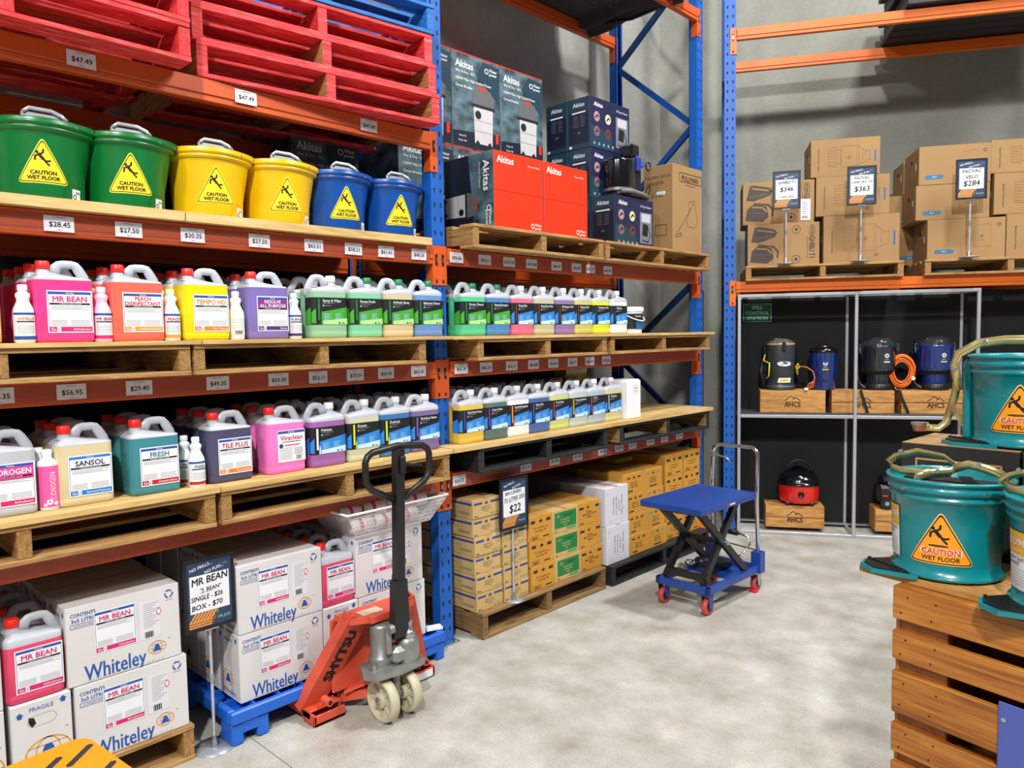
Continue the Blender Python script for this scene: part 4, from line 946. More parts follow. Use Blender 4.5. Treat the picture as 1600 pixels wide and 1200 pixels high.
for u, ls, lab in ((.475, [('GHIBLI T1', 0, .70, .024, .62, .03), ('$346', 0, .52, .036, .62, .03), ('TURBO MAN', 0, .32, .014, .60, 0)], 'price sign stand in front of the dark-printed cartons, rear rack'),
                   (1.03, [('PACVAC', 0, .70, .024, .5, .03), ('SUPER PRO 700', 0, .59, .018, .72, .03), ('$363', 0, .42, .040, .62, .03)], 'price sign stand in front of the middle carton stack, rear rack'),
                   (1.795, [('PACVAC', 0, .70, .026, .6, .03), ('VELO', 0, .56, .026, .42, .03), ('$284', 0, .40, .040, .62, .03)], 'price sign stand in front of the oval-marked cartons, rear rack')):
    sign_stand(lab, ls, rr(u, -.155, 2.245 if u < 1.5 else 2.245), TH, .435, foot=.075)

# ------------------------------------------------------------------ small cartons on the far floor pallets
def crest(m, cx, cz, r, y, c):
    m.disc(cx, cz, r*.5, y, c, n=10); m.stroke([(cx-r, cz+r*.3), (cx-r*.4, cz), (cx-r, cz-r*.4)], r*.3, y, c); m.stroke([(cx+r, cz+r*.3), (cx+r*.4, cz), (cx+r, cz-r*.4)], r*.3, y, c); m.stroke([(cx, cz-r), (cx, cz+r)], r*.3, y, c)
def mk_carton(w, d, h, base, front, left=None):
    m = MB(); m.box(-w/2, w/2, 0, d, 0, h, base, .0025)
    m.box(-w/2, w/2, d/2-.0008, d/2+.0008, h-.0004, h+.0004, ink); m.box(-.02, .02, -.0006, d, h, h+.0006, tape)
    front(m, w, h)
    if left:
        T = m.T; m.T = Matrix.Translation((-w/2, d, 0)) @ Matrix.Rotation(-PI/2, 4, 'Z') @ Matrix.Translation((d/2, 0, 0)); left(m, d, h); m.T = T
    return m
nvy = flat('#27408f')
def f_tan(m, w, h):
    y = -.0008; c = flat('#2c3350')
    m.rect(-w*.46, -w*.16, h*.72, h*.83, y, nvy); m.rect(w*.16, w*.5, h*.72, h*.83, y, nvy); crest(m, 0, h*.76, .012, y, flat('#343a70'))
    for k, s in enumerate(('HEAVY DUTY', 'Black Bin Liners', '72 Litre')): m.text(s, 0, h*(.55-.11*k), .0085, y, c, .01, maxw=w*.5)
    m.text('BIN-L', -w*.38, h*.12, .009, y, c, .03); m.rect(w*.14, w*.46, h*.10, h*.2, y, flat('#9a9078'))
def l_tan(m, w, h):
    y = -.0008; m.rect(-w*.20, w*.46, h*.72, h*.83, y, nvy); crest(m, -w*.36, h*.76, .012, y, flat('#343a70')); m.rect(-w*.4, w*.1, h*.5, h*.54, y, greyink); m.rect(w*.05, w*.4, h*.2, h*.34, y, flat('#8f866c'))
def put(proto, lab, loc, rz=Q):
    return dup(proto, loc, rz, lab)
def carton_thing(mesh, label, loc, rz=Q, group=None):
    t = thing('carton', label, 'carton', loc, rz, group); mesh.build('box', t); return t
ht = .1075
tc = carton_thing(mk_carton(.208, .27, ht-.001, kraft3, f_tan, l_tan), 'tan blue-striped small carton, bottom of the left front stack', (.075, 2.945, .1485), group='tan blue-striped cartons')
pos = ['bottom', 'second', 'third', 'fourth', 'fifth', 'top']
for k in range(1, 6): put(tc, 'tan blue-striped small carton, %s one of the left front stack' % pos[k], (.075+random.uniform(-.004, .004), 2.945-.004*k+random.uniform(-.003, .003), .1485+ht*k))
for k in range(5): put(tc, 'tan blue-striped small carton, %s in the stack behind the sign pole' % ['bottom', 'second', 'third', 'fourth', 'top'][k], (.075, 3.168-.003*k, .1485+ht*k))
for k in range(6): put(tc, 'tan blue-striped small carton, %s of the left rear stack' % pos[k], (-.205, 2.945, .1485+ht*k))
for k in range(5): put(tc, 'tan blue-striped small carton, %s of the second rear stack' % pos[k], (-.205, 3.168, .1485+ht*k))
def f_must(m, w, h):
    y = -.0008; c = flat('#3a2a14')
    m.rect(-w*.42, -w*.24, h*.72, h*.84, y, c); m.rect(w*.24, w*.42, h*.72, h*.84, y, c); crest(m, 0, h*.78, .015, y, c)
    m.text('75 lt Tough Bin Liner', 0, h*.52, .011, y, c, .01, maxw=w*.8); m.text('heavy gauge 250', 0, h*.40, .011, y, c, .01, maxw=w*.8)
    m.text('48620', -w*.26, h*.13, .014, y, c, .02); m.stroke([(-w*.43, h*.06), (-w*.10, h*.06), (-w*.10, h*.21), (-w*.43, h*.21), (-w*.43, h*.06)], .0015, y, c); m.rect(w*.1, w*.36, h*.10, h*.15, y, c)
def f_green(m, w, h):
    y = -.0008; g = flat('#1f7a3e'); m.rect(-w*.40, w*.42, h*.22, h*.88, y, g); crest(m, -w*.26, h*.72, .013, y-.0004, kraft3); m.text('Compost', w*.10, h*.74, .017, y-.0004, flat('#123f22'), .02, maxw=w*.5)
    for k, s in enumerate(('Biodegradable', 'Garbage Bags', 'Large')): m.text(s, 0, h*(.56-.11*k), .011, y-.0004, kraft3, .02, maxw=w*.6)
    m.text('GP-2', -w*.36, h*.10, .010, y, flat('#3a2a14'), .02); m.rect(w*.05, w*.40, h*.09, h*.19, y, flat('#4f9a5c'))
def f_must2(m, w, h):
    y = -.0008; c = flat('#3a2412'); m.rect(-w*.46, -w*.26, h*.70, h*.80, y, c); m.rect(w*.28, w*.46, h*.70, h*.80, y, c); crest(m, -w*.06, h*.76, .013, y, flat('#5c3414'))
    for k, s in enumerate(('82 Litre', 'HEAVY DUTY LDPE', '250 pcs')): m.text(s, 0, h*(.56-.11*k), .012, y, c, .015, maxw=w*.66)
    m.text('8240', -w*.34, h*.10, .013, y, flat('#7a2a18'), .02)
hy_ = .1535
c1 = carton_thing(mk_carton(.216, .36, hy_-.001, kraft2, f_must), 'mustard small carton with dark print, bottom of the stack left of green labels', (.08, 3.402, .1485), group='mustard cartons left of the green-labelled ones')
c2 = carton_thing(mk_carton(.262, .36, hy_-.001, kraft3, f_green), 'pale small carton with large green label, bottom of its stack', (.075, 3.648, .1485), group='green-labelled cartons')
c3 = carton_thing(mk_carton(.228, .36, hy_-.001, kraft2, f_must2), 'mustard small carton, bottom of stack right of the green labels', (.07, 3.900, .1485), group='mustard cartons right of the green-labelled ones')
for k, wd_ in ((1, 'middle'), (2, 'top')):
    put(c1, 'mustard small carton with dark print, %s of stack left of green labels' % wd_, (.078, 3.398-.006*k, .1485+hy_*k))
    put(c2, 'pale small carton with large green label, %s of its stack' % wd_, (.073, 3.643-.008*k, .1485+hy_*k))
    put(c3, 'mustard small carton, %s of stack right of the green labels' % wd_, (.068, 3.896-.008*k, .1485+hy_*k))
# white tall cartons and grey one behind
def f_wh(m, w, h):
    y = -.0008; c = flat('#3a3a6a')
    for k, s in enumerate(('Wonder Wipes', 'Soft Roll', '100 sheets x 6', 'Made in Aust')): m.text(s, w*.22-.032*k, h*.5, .016, y, c, .01, rot=-PI/2, maxw=h*.62)
    m.text('WW 4', -w*.4, h*.85, .007, y, c, .01, rot=-PI/2); m.text('26 kg', -w*.3, h*.12, .007, y, c, .01, rot=-PI/2)
whc = mat('white_tall_cardboard', '#cfd0d8', .7, var=.03)
def f_none(m, w, h): pass
w1 = carton_thing(mk_carton(.262, .40, .262, whc, f_wh), 'tall white carton on the black pallet, lower one', (.085, 4.18, .1355), group='white tall cartons')
put(w1, 'tall white carton on the black pallet, upper one', (.08, 4.175, .399))
w2 = carton_thing(mk_carton(.262, .40, .262, mat('grey_cardboard', '#8f9096', .75, var=.05), f_none), 'grey carton behind the lower tall white carton', (-.325, 4.18, .1355), group='grey cartons behind the white ones')
put(w2, 'grey carton behind the upper tall white carton', (-.33, 4.175, .399))
# mustard wall of cartons
def f_m3(m, w, h):
    y = -.0008; c = flat('#4a3416')
    for q in (-.25, .25):
        crest(m, w*q, h*.78, .014, y, c); m.rect(w*q-w*.17, w*q-w*.09, h*.74, h*.82, y, c if q < 0 else flat('#3f8f9a')); m.rect(w*q+w*.09, w*q+w*.17, h*.74, h*.82, y, c if q < 0 else flat('#3f8f9a'))
        for k in range(3): m.text(('Kitchen Tidy', 'Bags White', 'Medium 1000')[k], w*q, h*(.55-.11*k), .012, y, c, .01, maxw=w*.36)
    m.rect(-w*.40, -w*.28, h*.1, h*.17, y, c); m.rect(w*.15, w*.35, h*.1, h*.17, y, c)
def l_m3(m, w, h): m.rect(-w*.5, w*.5, h*.49, h*.51, -.0008, flat('#8a6420'))
a1 = carton_thing(mk_carton(.49, .42, .145, kraft2, f_m3, l_m3), 'wide mustard carton on the black pallet, bottom layer', (.075, 4.565, .1355), group='wide mustard cartons')
for k in range(1, 4): put(a1, 'wide mustard carton on the black pallet, %s layer' % ['', 'second', 'third', 'top'][k], (.073-.004*k, 4.565-.012*k, .1355+.146*k))
a2 = carton_thing(mk_carton(.245, .42, .16, kraft2, f_must), 'mustard carton in left rear column by the upright, bottom', (.05, 4.965, .1355), group='mustard cartons near the orange post guard')
for k in range(1, 4): put(a2, 'mustard carton in left rear column by the upright, %s' % ['', 'second', 'third', 'top'][k], (.05, 4.960, .1355+.161*k))
for k in range(4): put(a2, 'mustard carton in right column by the upright, %s' % ['bottom', 'second', 'third', 'top'][k], (.05, 5.220, .1355+.161*k))
m = MB(); m.box(-.12, .12, 0, .3, 0, .03, flat('#d9c51a'), .004); tag(m.build('yellow_box', None, (-.25, 4.75, .722), Q), 'small flat yellow box behind the mustard cartons', 'box')
m = MB(); m.box(-.1, .1, 0, .25, 0, .0, kraft2); 
put(a1, 'wide mustard carton supporting the small flat yellow box', (-.352, 4.66, .1355)); put(a1, 'wide mustard carton second from floor at the back', (-.352, 4.66, .2815)); put(a1, 'wide mustard carton third from floor at the back', (-.352, 4.66, .4275)); put(a1, 'wide mustard carton fourth from floor at the back', (-.352, 4.66, .5735))
# orange post guard
m = MB(); og_ = mat('guard_orange', '#f0641e', .45, var=.04); m.box(-.065, .065, 0, .02, 0, .42, og_, .005); m.box(-.065, -.05, .02, .09, 0, .42, og_, .004); m.box(.05, .065, .02, .09, 0, .42, og_, .004); m.box(.03, .04, -.001, 0, .02, .40, white)
tag(m.build('post_guard', None, (.035, 5.43, .021), Q), 'orange plastic guard around the foot of the far upright', 'post guard')
# items seen through the far bay's lower shelf
def simple_box(name, label, cat, loc, w, d, h, m_, rz=Q, extra=None):
    m = MB(); m.box(-w/2, w/2, 0, d, 0, h, m_, .004)
    if extra: extra(m, w, d, h)
    return tag(m.build(name, None, loc, rz), label, cat)
def ex_g(m, w, d, h): m.box(-w/2-.01, w/2+.01, -.01, d+.01, h-.02, h, flat('#b9c4c0'), .003); m.rect(-w*.4, -w*.05, h*.1, h*.8, -.001, flat('#a9b08e'))
simple_box('storage_tub', 'frosted grey-green storage tub at the end of the lower shelf', 'tub', (-.62, 5.02, 1.117), .62, .30, .20, mat('frosted_plastic', '#8d9a96', .4, var=.05), extra=ex_g)
def ex_s(m, w, d, h):
    m.rect(-w*.5, w*.5, 0, h, -.001, flat('#c8c49a')); m.text('GENERAL', 0, h*.72, .022, -.0016, ink, .03, maxw=w*.9); m.text('PURPOSE', 0, h*.40, .022, -.0016, ink, .03, maxw=w*.9); m.rect(-w*.48, w*.48, h*.08, h*.12, -.0016, ink)
simple_box('spill_kit_box', 'pale box with black lettering leaning behind the white container', 'box', (-.42, 4.62, 1.117), .24, .16, .16, flat('#6b6f63'), extra=ex_s)
def ex_k(m, w, d, h):
    m.rect(-w*.5, w*.5, h*.55, h, -.001, flat('#e2e2de')); m.text('KIT', w*.12, h*.80, .05, -.0016, ink, .04); m.rect(-w*.46, w*.46, h*.08, h*.5, -.001, flat('#b7a51d'))
simple_box('spill_kit_bag', 'yellow and white bag lettered KIT hanging behind the lower shelf', 'bag', (-.62, 4.62, 1.28), .26, .12, .22, flat('#c9b522'), extra=ex_k)

# ------------------------------------------------------------------ boxed vacuum cleaners on the far bay
dk = flat('#141c30', .4); dk2 = flat('#1d3b4c', .4); ora = mat('orange_red_carton', '#e0300a', .45, var=.04); cloud = mat('storm_print', '#47606a', .45, var=.9, scale=9, stretch=(1, 1, 1.6)); 
def canister_pic(m, cx, cz, k, y, flip=0):
    gr, sl, bk = flat('#5c5f63'), flat('#b9bdc1'), ink
    q = lambda pts: [((cx+a*k, cz+b*k) if not flip else (cx+b*k, cz+a*k)) for a, b in pts]
    m.poly(q([(-.20, -.42), (.20, -.42), (.22, .18), (-.22, .18)]), y, sl); m.poly(q([(-.25, .18), (.25, .18), (.18, .45), (-.10, .50), (-.22, .40)]), y, gr)
    m.stroke(q([(-.25, .18), (.25, .18)]), .05*k, y-.0004, bk)
    c = q([(-.12, .04)])[0]; m.disc(c[0], c[1], .07*k, y-.0004, bk, n=12)
    m.stroke(q([(-.12, .48), (.08, .46)]), .05*k, y-.0004, flat('#b03a2a'))
    for a in (-.13, .13): m.stroke(q([(a, -.40), (a*1.6, -.52)]), .07*k, y-.0004, bk)
    for b in (-.05, -.22): m.stroke(q([(-.20, b), (.21, b)]), .012*k, y-.0004, flat('#8a8e92'))
def water_logo(m, x, z, k, y, c, rot=0):
    m.ring(x, z, .012*k, .004*k, y, c, n=12)
    if rot: m.text('Water', x+.008*k, z-.035*k, .016*k, y, c, .02, rot=rot); m.text('power', x-.010*k, z-.035*k, .016*k, y, c, .02, rot=rot)
    else: m.text('Water', x+.016*k, z+.008*k, .013*k, y, c, .02, 'l'); m.text('power', x+.016*k, z-.008*k, .013*k, y, c, .02, 'l')
def big_vac_box(label, loc, w=.43, d=.40, h=.598):
    t = thing('carton', label, 'carton', loc, Q, 'tall printed vacuum cartons')
    m = MB(); m.box(-w/2, w/2, 0, d, 0, h-.006, cloud, .002); m.box(-w/2-.001, w/2+.001, -.001, d+.001, h-.008, h, ora, .001)
    y = -.001; m.poly([(-w*.49, .01), (w*.49, .01), (w*.49, h*.22), (w*.1, h*.10), (-w*.2, h*.2), (-w*.49, h*.16)][0:3]+[(-w*.49, h*.17)], y, dk)
    m.poly([(w*.0, h*.80), (w*.49, h*.55), (w*.49, h*.95), (w*.15, h*.97)], y, dk2)
    m.text('Akitas', -w*.24, h*.88, .045, y-.0006, white, .03, maxw=w*.42)
    for k, s in enumerate(('Wet & Dry - 30 L', '1200W Max. High Suction Power', 'Circuit Breaker')): m.text(s, -w*.42, h*(.80-.075*k), .017, y-.0006, white, .02, 'l', maxw=w*(.45, .80, .40)[k])
    water_logo(m, w*.22, h*.88, 1.5, y-.0006, white); canister_pic(m, w*.14, h*.36, .40, y-.0006)
    m.rect(w*.40, w*.46, h*.12, h*.22, y-.0006, ora); m.text('Noise 70', -w*.30, h*.13, .012, y-.0006, white, .01); m.text('Noise 100', -w*.30, h*.08, .012, y-.0006, white, .01)
    m.build('box', t); return t
zb_ = 2.311
for k, y in enumerate((2.98, 3.425, 3.87)):
    pass
b0 = big_vac_box('tall storm-print vacuum carton, lower left behind the red cartons', (-.50, 3.03, zb_))
for lab, y, lv in (('tall storm-print vacuum carton, lower middle behind the red cartons', 3.465, 0), ('tall storm-print vacuum carton, lower right behind the red cartons', 3.90, 0),
                   ('tall storm-print vacuum carton, upper left beside the rack upright', 3.03, 1), ('tall storm-print vacuum carton, upper middle of the row', 3.465, 1), ('tall storm-print vacuum carton, upper right of the row', 3.90, 1)):
    dup(b0, (-.50, y, zb_+.599*lv), Q, lab)
dup(b0, (-.56, 2.36, 2.2225), Q, 'tall storm-print vacuum carton behind the right blue bucket')
def red_carton(label, loc, first):
    w, d, h = .424, .42, .445
    t = thing('carton', label, 'carton', loc, Q, 'orange-red vacuum cartons')
    m = MB(); m.box(-w/2, w/2, 0, d, 0, h, ora, .002); y = -.001; dkr = flat('#b32410')
    m.rect(-w/2, w/2, h*.50, h*.507, y, dkr)
    m.text('Akitas', -w*.28, h*.90, .040, y, white, .03, maxw=w*.38); m.text('Vacuum Cleaner', w*.30, h*.88, .011, y, white, .01, maxw=w*.28); water_logo(m, w*.26, h*.10, 1.25, y, white)
    T = m.T; m.T = Matrix.Translation((-w/2, d, 0)) @ Matrix.Rotation(-PI/2, 4, 'Z')
    m.rect(0.002, d-.002, .002, h-.002, -.001, cloud); m.poly([(0, .003), (d*.62, .003), (d*.5, h*.997), (0, h*.997)], -.0016, dk)
    canister_pic(m, d*.32, h*.36, .30, -.0022, 1); m.text('Akitas', d*.86, h*.70, .05, -.0022, white, .03, rot=-PI/2, maxw=h*.45); m.text('Vacuum Cleaner', d*.73, h*.72, .016, -.0022, white, .01, rot=-PI/2); water_logo(m, d*.90, h*.28, 1.5, -.0022, white, -PI/2)
    m.T = T; m.build('box', t); return t
red_carton('orange-red vacuum carton on the pallet, left one', (.052, 3.270, zb_), 1); red_carton('orange-red vacuum carton on the pallet, right one', (.052, 3.700, zb_), 0)
def x7(label, loc, w=.475, d=.20, h=.354):
    t = thing('carton', label, 'carton', loc, Q, 'dark blue spot cleaner cartons')
    m = MB(); bd = flat('#1d2244', .4); m.box(-w/2, w/2, 0, d, 0, h, dk, .002); y = -.001; m.rect(-w/2+.002, w/2-.002, .002, h-.002, y, bd)
    m.poly([(-w*.49, h*.02), (w*.1, h*.02), (w*.0, h*.35), (-w*.49, h*.45)], y-.0004, dk2)
    m.text('Akitas', -w*.30, h*.87, .030, y-.0006, white, .03, maxw=w*.34); m.text('X7 Spot Cleaner', w*.30, h*.86, .015, y-.0006, white, .01, maxw=w*.34)
    for k, (a, b, c) in enumerate(((-.34, .63, '#a7848c'), (-.06, .63, '#cfc8a0'), (-.34, .34, '#7a5a62'), (-.06, .34, '#5f3434'))):
        m.poly([(w*a+.030*math.cos(q)*(1.15), h*b+.036*math.sin(q)) for q in [2*PI*i/12 for i in range(12)]], y-.0006, flat(c)); m.stroke([(w*a-.015, h*b-.01), (w*a+.005, h*b+.01), (w*a+.02, h*b)], .012, y-.001, flat('#3a2a2e'))
    m.rect(w*.14, w*.46, h*.12, h*.74, y-.0006, flat('#6f7480')); m.rect(w*.18, w*.42, h*.55, h*.72, y-.001, flat('#b9b9c2')); m.poly([(w*.20, h*.28), (w*.34, h*.26), (w*.36, h*.50), (w*.22, h*.52)], y-.001, ink); m.stroke([(w*.34, h*.48), (w*.42, h*.3), (w*.36, h*.16), (w*.2, h*.18)], .008, y-.0014, ink)
    for k in range(5): m.ring(-w*.40+w*.115*k, h*.10, .009, .003, y-.0006, white, n=8)
    T = m.T; m.T = Matrix.Translation((-w/2, d, 0)) @ Matrix.Rotation(-PI/2, 4, 'Z')
    m.rect(.002, d-.002, .002, h-.002, -.001, dk2); m.poly([(d*.06, h*.10), (d*.94, h*.10), (d*.94, h*.66), (d*.78, h*.76), (d*.2, h*.76), (d*.06, h*.66)], -.0014, dk)
    m.text('Akitas', d*.5, h*.87, .030, -.0018, white, .02, maxw=d*.7); m.rect(d*.2, d*.8, h*.70, h*.73, -.0018, white)
    for k in range(6): m.rect(d*.24, d*.48, h*(.64-.04*k), h*(.645-.04*k), -.0018, greyink); m.rect(d*.56, d*.76, h*(.64-.04*k), h*(.645-.04*k), -.0018, greyink)
    m.text('AU', d*.5, h*.32, .016, -.0018, greyink, .01); m.rect(d*.06, d*.18, h*.03, h*.08, -.0018, white)
    m.T = T; m.build('box', t); return t
xb = x7('dark spot cleaner carton, front one under the black machine', (.0, 4.520, zb_))
for k, w_ in ((0, 'bottom'), (1, 'middle'), (2, 'top')):
    dup(xb, (-.205, 4.520, zb_+.355*k), Q, 'dark spot cleaner carton, %s of the front column' % w_); dup(xb, (-.410, 4.520, zb_+.355*k), Q, 'dark spot cleaner carton, %s of the rear column' % w_)
# black spot-cleaning machine on the carton
t = thing('spot_cleaner', 'black and blue spot cleaning machine standing on the dark carton', 'vacuum cleaner', (-.015, 4.560, zb_+.355), Q)
m = MB(); m.box(-.17, .14, .02, .19, .0, .05, black, .02); m.box(.02, .13, .03, .17, .05, .32, blackpaint, .02); m.build('base', t)
m = MB(); m.lathe([(.095, .04), (.10, .06), (.103, .26), (.10, .275), (.07, .28)], blackg, 28, -.075, .10, cap=True); m.lathe([(.105, .05), (.106, .07)], steel, 28, -.075, .10); m.build('tank', t)
m = MB(); m.box(.0, .10, .03, .15, .30, .40, blackg, .015); m.box(.03, .07, .0, .03, .2, .30, flat('#1c2f8c'), .006); m.bar((.06, .05, .32), (.10, .0, .24), .03, .03, flat('#1c2f8c')); m.build('spray_head', t)
m = MB(); m.tube([(.16+.03*math.cos(a), -.0, .25+.03*math.sin(a)) for a in [2*PI*i/12 for i in range(12)]], .006, black, 6, closed=True); m.tube([(-.19, -.01, .035), (-.08, -.03, .04), (.05, -.03, .03), (.14, -.01, .025), (.19, .06, .03)], .016, mat('hose_grey', '#6a6d70', .5, var=.1), 8); m.build('hose', t)
# PULLMAN kraft carton
t = thing('carton', 'tall kraft carton with a printed vacuum outline at far shelf end', 'carton', (.052, 5.160, zb_+.001), Q)
w, d, h = .43, .255, .655
m = MB(); m.box(-w/2, w/2, 0, d, 0, h, kraft, .003); y = -.001; kd = flat('#2a1c10')
m.text('PULLMAN', .03, h*.86, .040, y, kd, .03, maxw=.26); m.stroke([(-.12, h*.915), (.20, h*.915), (.20, h*.815), (-.12, h*.815), (-.12, h*.915)], .005, y, kd); m.text('COMMERCIAL VACUUM', .03, h*.785, .010, y, kd, .01, maxw=.22)
m.stroke([(-.16, h*.22), (-.10, h*.30), (-.02, h*.42), (.06, h*.55), (.09, h*.60)], .004, y, kd); m.stroke([(.02, h*.60), (.10, h*.62), (.12, h*.50), (.14, h*.38), (.10, h*.31), (.0, h*.31), (-.02, h*.38), (.02, h*.5), (.02, h*.60)], .003, y, kd); m.stroke([(-.18, h*.19), (-.10, h*.23), (-.09, h*.20), (-.17, h*.17), (-.18, h*.19)], .004, y, kd)
T = m.T; m.T = Matrix.Translation((-w/2, d, 0)) @ Matrix.Rotation(-PI/2, 4, 'Z')
for k, s in enumerate(('PULLMAN CB15-SS', 'CANISTER', '', 'SN 21SAG')): 
    if s: m.text(s, d*.06, h*(.87-.07*k), .026, y, kd, .01, 'l', maxw=d*.86)
m.rect(d*.45, d*.75, h*.66, h*.70, y, white); m.stroke([(d*.4, h*.32), (d*.78, h*.32), (d*.78, h*.20), (d*.4, h*.20), (d*.4, h*.32)], .004, y, kd)
m.T = T; m.build('box', t)

# ------------------------------------------------------------------ rear rack cartons
def r_outline(m, w, h, cx=None, k=1.0):
    y = -.001; c = flat('#8a6238'); cx = w*.02 if cx is None else cx
    s = lambda pts: m.stroke([(cx+a*w*k, h*.5+b*h*k) for a, b in pts], .003, y, c)
    s([(-.24, -.22), (-.24, .26), (-.12, .28), (-.12, -.24), (-.24, -.22)]); s([(-.12, -.16), (-.06, -.16), (-.06, .2), (-.12, .2)]); s([(-.06, -.26), (-.06, .30), (.20, .30), (.20, -.24), (-.06, -.26)])
    s([(.17, .30), (.17, -.24)]); s([(.20, .26), (.30, .12), (.36, .14), (.36, -.10), (.30, -.14), (.20, -.20)]); s([(.26, .12), (.26, -.1)])
    for q in range(6): s([(-.23, -.18+.075*q), (-.14, -.18+.075*q)])
    m.ring(cx+w*.06, h*.5, .012, .003, y, flat('#4a3a2a'), n=10)
def pac_box(label, loc, w, d, h, kind='outline', rz=None):
    t = thing('carton', label, 'carton', loc, TH if rz is None else rz, 'cartons on the rear rack')
    m = MB(); m.box(-w/2, w/2, 0, d, 0, h, kraft, .003); y = -.001; kd = flat('#2a1c10')
    m.rect(-w/2, w/2, h-.0015, h-.0006, y, kd)
    if kind == 'outline':
        r_outline(m, w, h, 0); m.text('Backpack Vacuum Cleaner', -w*.38, h*.45, .012, y, kd, .01, rot=-PI/2, maxw=h*.6)
        m.poly([(w*.42, h*.35), (w*.445, h*.35), (w*.445, h*.65), (w*.42, h*.65)], y, flat('#2a5f9a')); m.ring(w*.20, h*.16, .014, .003, y, kd, rz=.011, n=10)
    else:
        c = flat('#2f6f93'); m.poly([(-w*.38+.016*math.cos(a)*1+(w*.20 if math.cos(a) > 0 else 0), h*.20+.016*math.sin(a)) for a in [2*PI*(i+.5)/16 for i in range(16)]], y, c); m.text('VELO', -w*.28, h*.20, .010, y-.0004, white, .01)
        c2 = flat('#9c7444'); m.stroke([(w*.10, h*.3), (w*.10, h*.8), (w*.28, h*.85), (w*.32, h*.8), (w*.32, h*.3), (w*.10, h*.3)], .003, y, c2); m.ring(w*.42, h*.82, .014, .005, y, flat('#4a3a2a'), n=12); m.ring(w*.20, h*.55, .010, .004, y, flat('#4a3a2a'), n=8); m.text('pacvac', w*.20, h*.46, .008, y, flat('#4a3a2a'), .01)
    m.build('box', t)
    m = MB(); m.T = Matrix.Translation((-w/2, d, 0)) @ Matrix.Rotation(-PI/2, 4, 'Z'); m.disc(d*.5, h*.72, .028, -.001, ink, rz=.018, n=12); m.rect(d*.75, d*.85, h*.45, h*.62, -.001, white); m.rect(d*.2, d*.8, h*.15, h*.152, -.001, ink); m.build('hand_hole', t)
    return t
def ghibli(label, loc):
    w, d, h = .56, .38, .345
    t = thing('carton', label, 'carton', loc, TH, 'dark-printed backpack vacuum cartons')
    m = MB(); m.box(-w/2, w/2, 0, d, 0, h, kraft, .003); y = -.001; c = flat('#3a2c22'); gr = flat('#54463a')
    T = m.T; m.T = Matrix.Translation((-w/2, d, 0)) @ Matrix.Rotation(-PI/2, 4, 'Z'); m.rect(.002, d-.002, .002, h-.002, -.001, flat('#2a2220')); m.rect(d*.3, d*.7, h*.55, h*.9, -.0014, flat('#7a4a30')); m.rect(d*.4, d*.6, h*.2, h*.4, -.0014, flat('#8a7a6a')); m.T = T
    # upper harness drawing and lower machine drawing
    m.poly([(-w*.45, h*.58), (-w*.40, h*.92), (-w*.34, h*.94), (-w*.12, h*.86), (-w*.08, h*.78), (-w*.12, h*.68), (-w*.34, h*.56)], y, c); m.stroke([(-w*.36, h*.86), (-w*.14, h*.80)], .012, y-.0004, kraft); m.stroke([(-w*.38, h*.66), (-w*.16, h*.72)], .012, y-.0004, gr)
    m.poly([(-w*.46, h*.10), (-w*.44, h*.36), (-w*.34, h*.50), (-w*.16, h*.42), (-w*.13, h*.18), (-w*.22, h*.06)], y, c); m.stroke([(-w*.34, h*.50), (-w*.14, h*.46), (-w*.07, h*.34), (-w*.08, h*.20)], .013, y-.0004, c); m.stroke([(-w*.36, h*.42), (-w*.22, h*.40), (-w*.16, h*.30)], .012, y-.0006, kraft); m.stroke([(-w*.40, h*.28), (-w*.18, h*.26)], .006, y-.0006, gr)
    for b_ in (.84, .14): m.ring(w*.18, h*b_, .034, .004, y, c, n=16); m.disc(w*.18, h*b_, .013, y, c, n=8)
    m.text('GHIBLI T1', w*.40, h*.42, .045, y, c, .02, rot=-PI/2, maxw=h*.50); m.rect(w*.33, w*.335, h*.15, h*.68, y, c); m.ring(w*.40, h*.80, .022, .004, y, c, rz=.05, n=14); m.text('AUTOMOB', w*.40, h*.80, .016, y, c, .02, rot=-PI/2, maxw=.07)
    m.build('box', t); return t
ZP = 2.2445
ghibli('dark-printed kraft backpack vacuum carton, lower left on the rear rack', rr(.468, .01, ZP))
g2 = ghibli('dark-printed kraft backpack vacuum carton, upper left on the rear rack', rr(.43, .04, ZP+.347))
m = MB(); m.rect(w*.0, .075, .0, .17, -.001, white)
for k in range(6): m.rect(.012, .05+.003*(k % 3), .05+.018*k, .053+.018*k, -.0016, ink)
for k in range(8): m.rect(.010+.006*k, .013+.006*k, .012, .035, -.0016, ink)
m.build('shipping_label', g2, (.175, -.001, .02))
pac_box('kraft vacuum carton with outline drawing, bottom of middle stack', rr(1.06, .01, ZP), .565, .40, .385)
pac_box('kraft vacuum carton with outline drawing, middle of middle stack', rr(.995, .03, ZP+.387), .55, .40, .315)
pac_box('kraft vacuum carton with outline drawing, top of middle stack', rr(.94, .05, ZP+.704), .52, .40, .30)
pac_box('kraft carton with blue oval mark, bottom of right stack', rr(1.815, .01, ZP), .545, .40, .315, 'velo')
pac_box('kraft carton with blue oval mark, middle of right stack', rr(1.72, .03, ZP+.316), .52, .42, .272, 'velo')
pac_box('kraft carton with blue oval mark, top of right stack', rr(1.73, .03, ZP+.589), .505, .42, .30, 'velo')
pac_box('kraft carton behind the bottom of the right stack', rr(1.665, .45, ZP), .52, .38, .315, 'velo')
pac_box('kraft carton behind the middle of the right stack', rr(1.60, .47, ZP+.316), .52, .36, .272, 'velo')
pac_box('kraft carton behind the top of the right stack', rr(1.72, .47, ZP+.589), .50, .36, .28, 'velo')
